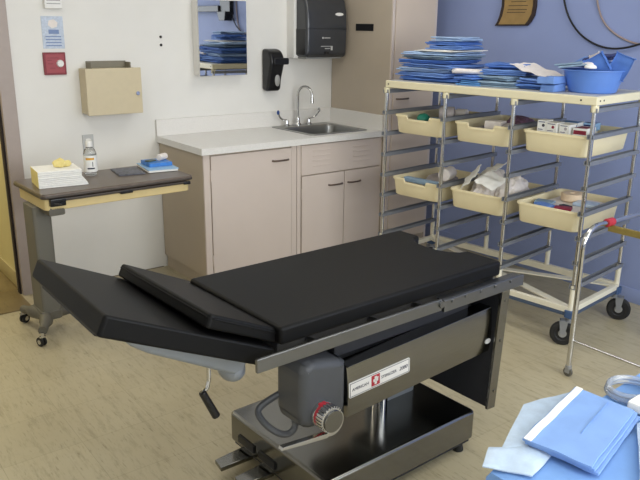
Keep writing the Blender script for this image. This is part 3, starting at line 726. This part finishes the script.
for (x, y, a) in ((0,0,2.2),(CW_,0,3.6),(0,CD,2.5),(CW_,CD,.35)):
    w = MB(); w.rbox(x-.026, x+.026, y-.026, y+.026, .158, .20, .012, .004, 4); cart.part('corner_bumper', w, M['bumper'], label='blue corner bumper')
    dx, dy = math.cos(a), math.sin(a); n = Vector((-dy, dx, 0)); c = Vector((x+dx*.028, y+dy*.028, .066))
    w = MB(); w.cyl((x, y, .135), (x, y, .16), .016, seg=14)
    for s_ in (-1, 1):
        q = n*(.021*s_)
        w.prism([(0,-.012),(.0,.012),(.05,.018),(.075,.022),(.075,-.022),(.05,-.02)], -.0015, .0015, 0, Matrix.Translation(c+q) @ Matrix((( 0,dx,n.x,0),(0,dy,n.y,0),(1,0,0,0),(0,0,0,1))))
    w.box(-.03, .03, -.024, .024, .134, .140, M=Matrix.Translation((x+dx*.012, y+dy*.012, 0)) @ Matrix.Rotation(a, 4, 'Z'))
    ca = cart.part('caster', w, M['slide'])
    w = MB(); Mw = Matrix.Translation(c) @ Vector((0,0,1)).rotation_difference(n).to_matrix().to_4x4()
    w.lathe([(0,-.012),(.035,-.012),(.04,-.016),(.058,-.016),(.066,-.009),(.066,.009),(.058,.016),(.04,.016),(.035,.012),(0,.012)], 32, Mw); cart.part('wheel', w, M['rubber'], ca)
    w = MB(); w.lathe([(0,-.015),(.02,-.015),(.022,-.012),(.022,.012),(.02,.015),(0,.015)], 20, Mw); cart.part('hub', w, M['greyplastic'], ca)

def cloc(x, y, z): return cart.M @ Vector((x, y, z))
CRZ = -PI/2+CA
# bins
def bin_mesh(notch=True):
    W, Dp, H = .182, .245, .112
    r = .03
    def lp(w_, d_, r_, z, cut=0.):
        P = rr(-w_, w_, -d_, d_, r_, z, 5); out = []
        n = len(P)
        for i in range(n):
            a, b_ = Vector(P[i]), Vector(P[(i+1) % n]); out.append(a)
            if (a-b_).length > .2 and abs(a.y-b_.y) < 1e-6 and a.y < 0:      # front edge
                for x, dz in ((-.088,0),(-.08,-cut),(.08,-cut),(.088,0)):
                    out.append(Vector((x, a.y, a.z+dz)))
        return out
    c = .022 if notch else 0
    loops = [lp(W-.018, Dp-.018, r, 0), lp(W-.012, Dp-.012, r, .006), lp(W-.002, Dp-.002, r, H-.012, c), lp(W+.004, Dp+.004, r, H-.012, c), lp(W+.004, Dp+.004, r, H, c), lp(W-.007, Dp-.007, r-.004, H, c),
             lp(W-.016, Dp-.016, r-.004, .012), lp(W-.024, Dp-.024, r-.006, .006)]
    t_ = loft(loops, True, True)
    return finish(MB().add(t_).bm, 'storage_bin', M['bin'], 40)
bm_n = bin_mesh(True); bm_p = bin_mesh(False)
BINS = {}
rim = None
for (row, z, nm) in ((0, .9956, 'upper'), (1, .6056, 'lower')):
    for k in range(3):
        me = bm_n if (row, k) in ((0,0),(0,1),(1,0)) else bm_p
        o = bpy.data.objects.new('storage_bin', me); COL.objects.link(o)
        lab = {(0,0): 'cream storage bin with a green packet at the upper left of the cart',
               (0,1): 'cream storage bin with mauve packets at the upper middle of the cart',
               (0,2): 'cream storage bin packed with small white cartons at the upper right of the cart',
               (1,0): 'cream storage bin of grey bandages at the lower left of the cart',
               (1,1): 'cream storage bin heaped with white gauze in the middle of the lower row',
               (1,2): 'cream storage bin with a round beige roll at the lower right of the cart'}[(row, k)]
        props(o, lab, 'bin', 'storage bins on the cart slides')
        x = (cols[k]+cols[k+1])/2+.014
        o.location = cloc(x, .262, z); o.rotation_euler = (0,0,CRZ)
        BINS[(row, k)] = (x, .262, z)

def inbin(row, k, dx, dy, dz):
    x, y, z = BINS[(row, k)]; dz += .02 if (row, k) == (1, 2) and dz > .01 else 0; return cloc(x+dx, y+dy, z+.0065+dz)

def blob(sx, sy, sz, seed, amp=.35, freq=9., flat=True, sub=4):
    """crumpled lump resting on z=0"""
    t_ = bmesh.new(); bmesh.ops.create_icosphere(t_, subdivisions=sub, radius=1)
    for v in t_.verts:
        n = v.co.normalized(); q = Vector((n.x*sx, n.y*sy, n.z*sz))
        f = 1+amp*noise.noise(q*freq*3+Vector((seed*5.3,seed,0)))+amp*.6*abs(noise.noise(q*freq*7+Vector((seed,0,seed*2))))
        v.co = Vector((q.x*f, q.y*f, q.z*f))
        if flat: v.co.z = max(v.co.z, -sz*.35)
    lo_ = min(v.co.z for v in t_.verts)
    for v in t_.verts: v.co.z -= lo_
    m_ = MB(); m_.add(t_); return m_

# upper right bin: cartons
def carton(name, label, w_, d_, h, loc, rz, body, dot=None, stripe=None):
    t_ = Thing(name, label, 'carton', loc, rz, group='small cartons in the upper right bin')
    b_ = t_.part('carton', MB().box(-w_/2, w_/2, -d_/2, d_/2, 0, h, .0015), body)
    if dot:
        w_m = MB(); w_m.cyl((.008, -d_/2, h*.62), (.008, -d_/2-.0008, h*.62), .008, seg=16); t_.part('dot', w_m, dot, b_, label='dark red dot' if dot is M['maroon'] else None)
        w_m = MB(); w_m.box(-w_/2+.006, w_/2-.01, -d_/2-.0006, -d_/2, h*.84, h*.90); w_m.box(-w_/2+.006, w_/2-.02, -d_/2-.0006, -d_/2, h*.28, h*.33); t_.part('print', w_m, M['navy'], b_)
    if stripe:
        w_m = MB(); w_m.box(-w_/2+.004, w_/2-.004, -d_/2-.0006, -d_/2, h*.3, h*.75); w_m.box(-w_/2+.006, w_/2-.006, -d_/2+.006, d_/2-.02, h, h+.0006); t_.part('print', w_m, stripe, b_)
    return t_
B = lambda dx, dy, dz: inbin(0, 2, dx+.008, dy, dz)
# lower layer hidden in the bin lifts the visible boxes
for k in range(3):
    carton('carton', ['flat white carton lying under the dotted cartons', 'flat white carton lying under the red striped carton', 'flat white carton at the back of the upper right bin'][k], .10 if k < 2 else .15, .17 if k < 2 else .17, .085, B([-.10,.06,-.06][k], [-.10,-.10,.11][k], .0005), CRZ, M['paper'], None, None)
carton('carton', 'white carton with a dark dot at the left corner of the upper right bin', .052, .075, .068, B(-.118,-.145,.087), CRZ+.05, M['paper'], M['ink'])
carton('carton', 'white carton with a red dot at the front of the upper right bin', .06, .075, .062, B(-.056,-.15,.087), CRZ-.05, M['paper'], M['maroon'])
carton('carton', 'plain white carton right of the red-dotted carton', .055, .075, .058, B(.010,-.145,.087), CRZ, M['paper'], M['bandage'])
carton('carton', 'white carton with a dark red stripe beside the front right cart post', .075, .11, .045, B(.085,-.11,.087), CRZ+.06, M['paper'], None, M['maroon'])
carton('carton', 'carton with a navy blue front near the right wall of the bin', .085, .10, .042, B(.10,.055,.03), CRZ+.3, M['paper'], None, M['navy'])
carton('carton', 'white carton lying across the back right of the upper right bin', .07, .09, .045, B(.105,.16,.042), CRZ-.2, M['paper'], None, M['greywrap'])
carton('carton', 'carton with a teal printed top lying behind the dotted cartons', .10, .10, .042, B(-.085,.09,.087), CRZ+.1, M['paper'], None, M['teal'])
carton('carton', 'dark blue topped carton at the back of the upper right bin', .07, .06, .040, B(.00,.15,.087), CRZ, M['palebook'], None, M['navy'])
single('packet', MB().box(-.06,.06,-.03,.03,0,.02,.006), M['maroon'], 'dark maroon packet at the left end of the upper right bin', 'packet', B(-.125,-.03,.087), CRZ+.2)
# upper left bin
single('packet', blob(.035,.05,.03,1,.15), M['green'], 'green packet poking out of the upper left bin', 'packet', inbin(0,0,-.04,-.14,.072), CRZ)
single('packet', MB().box(-.138,.138,-.19,.19,0,.065,.012), M['greywrap'], 'flat grey pack at the bottom of the upper left bin', 'packet', inbin(0,0,.0,-.0,.0005), CRZ)
single('bandage_roll', MB().cyl((-.045,0,.045),(.045,0,.045),.045,seg=28,bev=.008), M['bandage'], 'grey-mauve bandage roll in the upper left bin, nearest the cart post', 'bandage roll', inbin(0,0,.075,-.06,.0685), CRZ+.5, group='bandage rolls in the upper left bin')
single('bandage_roll', MB().cyl((-.035,0,.035),(.035,0,.035),.035,seg=28,bev=.008), M['gauze'], 'whitish bandage roll at the back of the upper left bin', 'bandage roll', inbin(0,0,.10,.06,.0685), CRZ+.2, group='bandage rolls in the upper left bin')
single('bandage_roll', MB().cyl((-.04,0,.036),(.04,0,.036),.036,seg=28,bev=.008), M['purple'], 'dark mauve bandage roll in the middle of the upper left bin', 'bandage roll', inbin(0,0,.015,.03,.0685), CRZ-.3, group='bandage rolls in the upper left bin')
# upper middle bin
single('packet', MB().box(-.138,.138,-.19,.19,0,.065,.012), M['bandage'], 'flat pale pack filling the bottom of the upper middle bin', 'packet', inbin(0,1,0,0,.0005), CRZ)
single('packet', MB().box(-.05,.05,-.04,.04,0,.05,.006), M['gauze'], 'white packet standing in the front of the upper middle bin', 'packet', inbin(0,1,.02,-.13,.0685), CRZ+.15)
single('packet', blob(.075,.075,.05,4,.25,8), M['purple'], 'dark mauve crumpled packet heaped in the upper middle bin', 'packet', inbin(0,1,.085,.03,.0685), CRZ)
single('packet', blob(.06,.05,.03,5,.2,8), M['bandage'], 'grey crumpled packet beside the cart post in the upper middle bin', 'packet', inbin(0,1,.11,-.11,.0685), CRZ)
single('packet', blob(.05,.06,.03,6,.2,8), M['greywrap'], 'blue-grey packet at the back of the upper middle bin', 'packet', inbin(0,1,.04,.14,.0685), CRZ)
# lower left bin
single('bandage_bundle', blob(.115,.14,.085,7,.12,6), M['bandage'], 'soft grey bandage bundle filling the lower left bin', 'bandage', inbin(0+1,0,.0,.04,.0005), CRZ)
single('packet', MB().box(-.13,.13,-.022,.022,0,.03,.006), M['greywrap'], 'long blue-grey packet along the front of the lower left bin', 'packet', inbin(1,0,.0,-.175,.075), CRZ)
single('bandage_roll', MB().cyl((0,-.06,.04),(0,.06,.04),.04,seg=28,bev=.008), M['gauze'], 'pale rolled bandage at the right end of the lower left bin', 'bandage roll', inbin(1,0,.10,-.05,.098), CRZ+.25)
# lower middle bin: heaped gauze
for k, (dx, dy, dz, s_, lab) in enumerate(((-.05,-.01,.0,(.095,.155,.145),'large white gauze heap filling the left of the lower middle bin'),(.095,.02,.0,(.07,.15,.125),'white gauze heap filling the right of the lower middle bin'),)):
    single('gauze_pad', blob(*s_, 11+k, .22, 9), M['gauze'], lab, 'gauze', inbin(1,1,dx*.85,dy,dz+.0005), CRZ, group='white gauze in the lower middle bin')
def flap(w_, d_, seed):
    m_ = MB(); m_.sheet(lambda u, v: ((u-.5)*w_, (v-.5)*d_, .014*noise.noise(Vector((u*3+seed, v*3, seed)))), 14, 14, .004); return m_
for k, (dx, dy, dz, rx, ry, lab) in enumerate(((-.125,-.12,.165,.5,-.75,'white gauze square standing up at the left of the lower middle bin'),(-.06,.0,.205,.25,-.38,'white gauze square tipped up at the back of the gauze heap'),(.02,-.13,.165,.35,.3,'white gauze square lying over the front of the gauze heap'))):
    o = single('gauze_pad', flap(.13,.14,k+3), M['paper'], lab, 'gauze', inbin(1,1,dx,dy,dz), CRZ, group='white gauze in the lower middle bin')
    o.rotation_euler = (rx, ry, CRZ)
# lower right bin
single('packet', MB().box(-.138,.138,-.19,.19,0,.082,.01), M['gauze'], 'flat whitish pack lining the lower right bin', 'packet', inbin(1,2,0,0,.0005), CRZ)
w = MB(); w.lathe([(.02,0),(.062,0),(.068,.006),(.068,.038),(.062,.044),(.02,.044),(.018,.04),(.018,.004),(.02,0)], 32)
single('tape_roll', w, M['beigepack'], 'round beige tape roll lying in the lower right bin', 'tape roll', inbin(1,2,-.02,.085,.0645), CRZ)
single('packet', MB().box(-.055,.055,-.03,.03,0,.014,.004), M['basin'], 'bright blue packet at the front of the lower right bin', 'packet', inbin(1,2,-.06,-.155,.0645), CRZ-.3)
single('packet', MB().box(-.05,.05,-.035,.035,0,.012,.004), M['greywrap'], 'grey-blue packet at the left front of the lower right bin', 'packet', inbin(1,2,-.10,-.08,.0645), CRZ+.2)
single('packet', MB().box(-.045,.045,-.03,.03,0,.014,.004), M['maroon'], 'dark red packet at the front of the lower right bin near the cart post', 'packet', inbin(1,2,.045,-.15,.0645), CRZ+.35)
single('packet', MB().box(-.03,.03,-.02,.02,0,.012,.003), M['ink'], 'small black packet beside the dark red packet in the lower right bin', 'packet', inbin(1,2,.03,-.095,.0645), CRZ-.2)
single('packet', MB().box(-.06,.06,-.045,.045,0,.02,.006), M['pouch'], 'pale bluish packet at the right of the lower right bin', 'packet', inbin(1,2,.09,.02,.0645), CRZ+.1)

# ------------------------------------------------------------------ packs on top of the cart
TOPZ = CH+.002
def wrap(w_, d_, h, seed, plies=3):
    rnd = random.Random(seed); m_ = MB(); t_ = h/plies
    for k in range(plies):
        j = lambda a: rnd.uniform(-a, a)
        m_.box(-w_/2+j(.018), w_/2+j(.018), -d_/2+j(.018), d_/2+j(.018), k*t_+.0003, (k+1)*t_-.0008, min(t_*.4, .005), 2)
    bmesh.ops.subdivide_edges(m_.bm, edges=[e for e in m_.bm.edges if e.calc_length() > .06], cuts=4, use_grid_fill=True)
    for v in m_.bm.verts:
        v.co.z += .008*noise.noise(Vector((v.co.x*12+seed, v.co.y*12, seed)))*(v.co.z/h)
        v.co.x += .007*noise.noise(Vector((v.co.z*90, v.co.y*10, seed+3)))
        v.co.y += .007*noise.noise(Vector((v.co.x*10, v.co.z*90, seed+7)))
    return m_
def pile(base, items, group, z=TOPZ):
    for (dx, dy, w_, d_, h, m_, rz, lab, pl_) in items:
        single('folded_wrap', wrap(w_, d_, h, hash(lab) % 97 if False else sum(map(ord, lab)) % 97, pl_), m_, lab, 'folded wrap', cloc(base[0]+dx, base[1]+dy, z), CRZ+rz, group)
        z += h+.003
    return z
G1 = 'folded blue wraps in the tall stack on the cart'
pile((.205, .26), [
    (.03,0,0.418,.36,.026,M['wrap2'],.06,'deep blue folded wrap at the very bottom of the tall stack on the cart',3),
    (.00,0,0.383,.36,.022,M['wrap'],-.09,'mid blue folded wrap second from the bottom of the tall stack',3),
    (-.02,.0,0.365,.34,.024,M['wrap3'],.12,'pale blue folded wrap third from the bottom of the tall stack',3),
    (.02,-.01,0.383,.34,.020,M['wrap'],-.08,'mid blue folded wrap fourth from the bottom of the tall stack',3),
    (-.01,.0,0.365,.33,.022,M['wrap2'],.10,'deep blue folded wrap in the middle of the tall stack',3),
    (.01,.0,0.348,.33,.020,M['greywrap'],-.13,'grey-blue folded wrap just above the middle of the tall stack',3),
    (.00,.01,0.365,.32,.018,M['wrap3'],.06,'pale folded wrap under the white sheet in the tall stack',2),
    (.06,.0,0.296,.30,.010,M['paper'],-.1,'thin white folded sheet near the top of the tall stack',2),
    (.07,.03,0.235,.26,.022,M['wrap'],.12,'smaller mid blue folded wrap above the white sheet of the stack',3),
    (.06,.04,0.217,.24,.020,M['wrap2'],-.06,'smaller deep blue folded wrap second from the top of the stack',3),
    (.08,.04,0.191,.22,.022,M['wrap3'],.08,'small pale blue folded wrap topmost of the tall stack',3)], G1)
G2 = 'wraps in the low middle pile on the cart'
z2 = pile((.54, .19), [
    (.0,0,.125,.28,.030,M['teal'],.1,'bright teal blue folded wrap at the bottom of the low pile beside the tall stack',3),
    (.0,.0,.12,.26,.020,M['wrap2'],-.1,'deep blue wrap lying on the teal wrap beside the tall stack',2)], G2)
w = MB(); w.cyl((-.095,0,.015),(.095,0,.015),.015,.013,20,.004)
single('rolled_sheet', w, M['gauze'], 'pale rolled paper sheet lying on the wraps in front of the tall stack', 'rolled sheet', cloc(.49,.13,z2+.001), CRZ+.2)
z3 = pile((.705, .22), [
    (.0,0,.22,.30,.030,M['greywrap'],.12,'grey-green folded wrap at the bottom of the middle pile on the cart',3),
    (.0,.02,.20,.28,.024,M['greywrap'],-.2,'crumpled grey-blue wrap second in the middle pile on the cart',2),
    (-.03,.06,.24,.26,.030,M['wrap'],.25,'mid blue folded wrap third from bottom of the middle pile',3),
    (-.04,.08,.22,.22,.026,M['wrap2'],.15,'deep blue folded wrap on top of the middle pile on the cart',3)], G2)
def sheet_fold(w_, d_, drop, seed):
    m_ = MB(); m_.sheet(lambda u, v: ((u-.5)*w_, (v-.5)*d_, drop*(1-u)**1.5+.012*noise.noise(Vector((u*4+seed, v*4, seed)))+.01), 18, 12, .003); return m_
single('white_sheet', sheet_fold(.24,.20,.055,3), M['gauze'], 'white paper sheet sloping off the blue packs in the middle of the cart top', 'sheet', cloc(.885,.22,TOPZ+.062), CRZ-.15)
pile((.905, .22), [
    (.0,0,.155,.26,.028,M['wrap2'],.02,'flat deep blue pack on the cart top under the sloping white sheet',2),
    (.0,.0,.15,.25,.026,M['wrap'],-.03,'flat mid blue pack second in the pile under the sloping white sheet',2)], 'flat blue packs under the white sheet')
pile((1.052, .085), [
    (.0,0,.085,.14,.038,M['wrap'],.0,'small blue pack on the cart top beside the basin, lower of two',1),
    (.0,.0,.083,.135,.036,M['wrap'],.04,'small blue pack on the cart top beside the basin, upper of two',1)], 'small blue packs beside the basin')
# basin
bs = Thing('basin', 'round blue plastic wash basin full of packs at the right end of the cart', 'basin', cloc(1.195, .225, TOPZ), CRZ)
w = MB(); w.lathe([(0,0),(.11,0),(.118,.006),(.152,.108),(.163,.110),(.163,.114),(.150,.114),(.114,.010),(.10,.006),(0,.006)], 48); bs.part('bowl', w, M['basin'])
GB = 'packs in the blue basin'
def inb(dx, dy, dz): return cloc(1.195+dx, .225+dy, TOPZ+.0065+dz)
def tilt(o, rx, ry, rz): o.rotation_euler = (Matrix.Rotation(CRZ+rz,4,'Z') @ Matrix.Rotation(rx,4,'X') @ Matrix.Rotation(ry,4,'Y')).to_euler(); return o
single('folded_wrap', blob(.095,.095,.055,21,.08,6), M['wrap2'], 'deep blue crumpled wrap at the bottom of the blue basin', 'folded wrap', inb(0,0,.0), CRZ, GB)
tilt(single('folded_wrap', wrap(.17,.12,.022,22,2), M['greywrap'], 'grey-blue wrap hanging over the left rim of the basin', 'folded wrap', inb(-.09,-.03,.118), 0, GB), 0, -.12, .2)
tilt(single('folded_wrap', wrap(.16,.14,.022,23,2), M['wrap'], 'mid blue wrap tilted at the back left of the basin', 'folded wrap', inb(-.05,.06,.125), 0, GB), .25, .05, -.1)
tilt(single('folded_wrap', wrap(.13,.10,.020,24,2), M['navy'], 'navy blue wrap lying across the top of the basin', 'folded wrap', inb(.0,.06,.155), 0, GB), .15, -.15, .2)
single('gauze_pad', blob(.04,.03,.02,25,.15,8), M['gauze'], 'white gauze wad in the middle of the basin', 'gauze', inb(-.01,-.05,.126), CRZ, GB)
single('gauze_pad', blob(.03,.025,.016,26,.15,8), M['paper'], 'small white wad at the front of the basin', 'gauze', inb(.02,-.085,.115), CRZ, GB)
tilt(single('folded_wrap', wrap(.10,.015,.10,27,1), M['wrap2'], 'blue and white pack standing upright in the basin', 'folded wrap', inb(.055,-.04,.085), 0, GB), .3, -.5, .15)
tilt(single('folded_wrap', wrap(.05,.012,.09,28,1), M['gauze'], 'white pack standing upright between blue packs in the basin', 'folded wrap', inb(.045,.0,.11), 0, GB), .2, -.45, .2)
tilt(single('folded_wrap', wrap(.10,.018,.12,29,1), M['wrap2'], 'deep blue pack leaning on the right rim of the basin', 'folded wrap', inb(.112,-.01,.074), 0, GB), .2, .45, .1)

# ------------------------------------------------------------------ tubular stand at the right
st = Thing('instrument_stand', 'chrome tubular stand with small casters in front of the supply cart', 'stand', (.875, -2.645, 0))
X0, Y0, X1, Y1, ZT = .875, -2.645, 1.62, -3.22, .745
for (x, y, sx) in ((X0,Y0,1),(X0,Y1,1),(X1,Y0,-1),(X1,Y1,-1)):
    w = MB(); pts = [(x, y, .045)]
    pts += [(x, y, ZT-.10)]+[(x+sx*.10*(1-math.cos(a)), y, ZT-.10+.10*math.sin(a)) for a in [PI/2*k/8 for k in range(1, 9)]]+[((X0+X1)/2, y, ZT)]
    w.tube(pts, .0125, 14); st.part('leg', w, M['chrome'], world=True)
    w = MB(); w.cyl((x, y, .042), (x, y, .058), .015, seg=14); w.box(x-.012, x-.008, y-.012, y+.012, .02, .045); w.box(x+.008, x+.012, y-.012, y+.012, .02, .045); ca = st.part('caster', w, M['greyplastic'], world=True)
    w = MB(); w.cyl((x-.007, y, .024), (x+.007, y, .024), .024, seg=22, bev=.004); st.part('wheel', w, M['taupe_dark'], ca, world=True)
st.each('crossbar', [MB().cyl((x, Y0, .19), (x, Y1, .19), .006, seg=12) for x in (X0, X1)], M['chrome'], world=True)
st.each('support_strap', [MB().box(x, x+.015, Y1-.01, Y0+.005, ZT-.045, ZT-.012, .004) for x in (1.07, 1.50)], M['brass'], world=True, label='brass coloured strap')
w = MB(); w.cyl((1.045, Y0, ZT), (1.10, Y0, ZT), .02, seg=18, bev=.004); st.part('grip', w, M['redgrip'], world=True, label='red grip')

# ------------------------------------------------------------------ draped table in the foreground
DR = math.radians(4.4)
dt = Thing('instrument_table', 'instrument table hidden under the light blue drape in the foreground', 'table', (-.55, -4.02, 0), DR)
dt.part('table_top', MB().box(-.46, .46, -.33, .335, .815, .846, .004), M['steel'])
for x in (-.42,.42):
    for y in (-.29,.29): dt.part('leg', MB().cyl((x,y,0), (x,y,.815), .014, seg=14), M['chrome'])
w = MB()
TX, TY = .485, .35
def drapef(u, v):
    x = (u-.5)*2*(TX+.25); y = (v-.5)*2*(TY+.25)
    ox = max(0, abs(x)-TX); oy = max(0, abs(y)-TY)
    fx = 1 if x > 0 else -1; fy = 1 if y > 0 else -1
    z = .8495; px, py = x, y
    if ox > 0 or oy > 0:
        d_ = max(ox, oy); z = .8495-d_
        wob = .012*math.sin(x*34)+.010*math.sin(y*31+1)
        if ox > 0: px = fx*(TX+.006+wob*min(1, ox*8)*.7+.03*ox)
        if oy > 0: py = fy*(TY+.006+wob*min(1, oy*8)*.7+.03*oy)
    z += .0015*noise.noise(Vector((x*9, y*9, 2)))
    return (px, py, z)
w.sheet(drapef, 90, 72, .002)
o = single('surgical_drape', w, M['drape'], 'light blue cloth drape covering the foreground table', 'drape', (-.55, -4.02, 0), DR)
ZD = .852
def quad_pack(pts, h, seed, name, label, cat, m_, z, group=None, sub=10, puff=0., bev=.003):
    """flat pack with the given world corners, thickness h"""
    c = sum((Vector((*p, 0)) for p in pts), Vector())/len(pts)
    m_b = MB()
    P4 = [Vector((*p, 0))-c for p in pts]
    def f(u, v):
        a = P4[0].lerp(P4[1], u); b_ = P4[3].lerp(P4[2], u); q = a.lerp(b_, v)
        e = min(u, 1-u, v, 1-v)
        zz = h+puff*(1-math.exp(-e*9))+.0035*noise.noise(Vector((q.x*16+seed, q.y*16, seed)))
        return (q.x+.002*noise.noise(Vector((q.y*20, seed, 1))), q.y+.002*noise.noise(Vector((q.x*20, seed, 4))), zz)
    m_b.sheet(f, sub, sub, h-.001)
    return single(name, m_b, m_, label, cat, (c.x, c.y, z), 0, group)
quad_pack([(-1.045,-3.700),(-.83,-3.600),(-.70,-3.63),(-.93,-3.75)], .004, 3, 'film_pouch', 'pale translucent pouch under the blue pack on the table edge', 'pouch', M['pouch'], ZD, 'pale pouches on the draped table', 16, .003)
quad_pack([(-1.075,-3.697),(-1.02,-3.665),(-.90,-3.74),(-1.03,-3.772)], .004, 9, 'film_pouch', 'small pale pouch at the left corner of the draped table', 'pouch', M['pouch'], ZD+.0, 'pale pouches on the draped table', 12, .004)
quad_pack([(-.90,-3.90),(-.72,-3.79),(-.45,-3.86),(-.62,-3.99)], .010, 12, 'film_pouch', 'pale pouch lying to the right of the folded blue pack', 'pouch', M['pouch'], ZD, 'pale pouches on the draped table', 16, .014)
# folded blue packs
PK = [(-.968,-3.700),(-.708,-3.640),(-.700,-3.772),(-.945,-3.832)]
quad_pack([(x+.012,y-.008) for x, y in PK], .006, 5, 'folded_pack', 'blue folded pack lowest under the white-striped pack', 'folded pack', M['pack'], ZD+.004, 'folded packs on the draped table')
quad_pack([(x+.006,y-.004) for x, y in PK], .006, 6, 'folded_pack', 'blue folded pack directly under the white-striped pack', 'folded pack', M['pack'], ZD+.011, 'folded packs on the draped table')
pk = quad_pack(PK, .006, 7, 'folded_pack', 'top blue folded pack with a white stripe along one edge', 'folded pack', M['pack'], ZD+.018, 'folded packs on the draped table', 14)
c = Vector((sum(p[0] for p in PK)/4, sum(p[1] for p in PK)/4, 0))
a, b_, d_ = Vector((*PK[0],0))-c, Vector((*PK[1],0))-c, Vector((*PK[3],0))-c
e_ = Vector((*PK[2],0))-c
w = MB(); w.sheet(lambda u, v: tuple((a.lerp(b_, u)).lerp(d_.lerp(e_, u), .02+.11*v)+Vector((0,0,.0082+.0035*noise.noise(Vector((a.lerp(b_, u).x*16+7, a.lerp(b_, u).y*16, 7)))))), 14, 3, .0022)
o = bpy.data.objects.new('stripe', finish(w.bm, 'stripe', M['paper'])); COL.objects.link(o); o.parent = pk; o['label'] = 'white stripe'
w = MB(); w.sheet(lambda u, v: tuple((a.lerp(b_, .35+.6*u)).lerp(d_.lerp(e_, .35+.6*u), .60+.010*v)+Vector((0,0,.0085))), 10, 1, .0015)
o = bpy.data.objects.new('fold_line', finish(w.bm, 'fold_line', M['wrap'])); COL.objects.link(o); o.parent = pk
w = MB()
for k in range(2):
    r_ = .045-.002*(k % 2); w.tube([(r_*math.cos(q*2*PI/32)*1.15, r_*math.sin(q*2*PI/32), .0065+k*.010) for q in range(32)], .006, 8, closed=True)
single('tubing_coil', w, M['tub_clear'], 'clear plastic tubing coil on the blue drape beside the folded packs', 'tubing', (-.60, -3.705, ZD))
w = MB(); w.box(-.045,.06,-.035,.035,0,.022,.005); w.wobble(.003, 30, 4, keep_z=0)
single('gauze_pack', w, M['paper'], 'white gauze pack at the right edge of the picture on the blue drape', 'gauze pack', (-.625, -3.772, ZD), DR)

# ------------------------------------------------------------------ lights
for i, (x, y) in enumerate(((-1.3,-1.5),(.7,-1.5),(-1.3,-3.9),(.7,-3.9))):
    t = Thing('ceiling_light', ['fluorescent ceiling light panel near the doorway', 'fluorescent ceiling light panel near the supply cart', 'fluorescent ceiling light panel behind the camera at left', 'fluorescent ceiling light panel above the draped table'][i], 'ceiling light', (x, y, HC), group='ceiling light panels')
    w = MB()
    for a_, b2, c_, d2 in ((-.3,.3,-.62,-.6),(-.3,.3,.6,.62),(-.32,-.3,-.62,.62),(.3,.32,-.62,.62)): w.box(a_, b2, c_, d2, -.03, 0)
    t.part('frame', w, M['white'])
    t.part('diffuser', MB().box(-.3,.3,-.6,.6,-.018,-.012), M['panel_glow'])
    l = bpy.data.lights.new('panel_lamp', 'AREA'); l.shape = 'RECTANGLE'; l.size = .58; l.size_y = 1.18; l.energy = 6.5; l.color = (1,.96,.88)
    lo_ = bpy.data.objects.new('panel_lamp', l); COL.objects.link(lo_); lo_.location = (x, y, HC-.03)
def area(name, loc, rot, sx, sy, en, col):
    l = bpy.data.lights.new(name, 'AREA'); l.shape = 'RECTANGLE'; l.size = sx; l.size_y = sy; l.energy = en; l.color = col
    o = bpy.data.objects.new(name, l); COL.objects.link(o); o.location = loc; o.rotation_euler = rot; return o
area('added_front_light', ((WX0+WX1)/2, YF-.01, (WZ0+WZ1)/2), (PI/2, 0, 0), WX1-WX0-.05, WZ1-WZ0-.05, 98, (.93,.97,1))  # added lamp at the made-up window, stands in for frontal flash
area('hall_lamp', (-1.8, 1.0, HC-.05), (0,0,0), .6, 1.2, 24, (1,.93,.74))
wd = bpy.data.worlds.new('world'); SC.world = wd; wd.use_nodes = True
wd.node_tree.nodes['Background'].inputs[0].default_value = (.65,.75,.9,1); wd.node_tree.nodes['Background'].inputs[1].default_value = .5

# ------------------------------------------------------------------ camera
F, YAW, PITCH, ROLL = 714.41, .6521, .2908, .0121
fw = Vector((math.sin(YAW)*math.cos(PITCH), math.cos(YAW)*math.cos(PITCH), -math.sin(PITCH)))
r = Vector((math.cos(YAW), -math.sin(YAW), 0)); u = r.cross(fw)
r2 = r*math.cos(ROLL)+u*math.sin(ROLL); u2 = -r*math.sin(ROLL)+u*math.cos(ROLL)
cam = bpy.data.cameras.new('camera'); cam.sensor_width = 36; cam.lens = F*36/640; cam.clip_start = .02
co = bpy.data.objects.new('camera', cam); COL.objects.link(co)
co.matrix_world = Matrix(((r2.x,u2.x,-fw.x,-1.9977),(r2.y,u2.y,-fw.y,-4.4102),(r2.z,u2.z,-fw.z,1.6174),(0,0,0,1)))
SC.camera = co
SC.view_settings.view_transform = 'Standard'; SC.view_settings.look = 'None'; SC.view_settings.gamma = 1; SC.view_settings.use_curve_mapping = False
SC.view_settings.exposure = 0.08
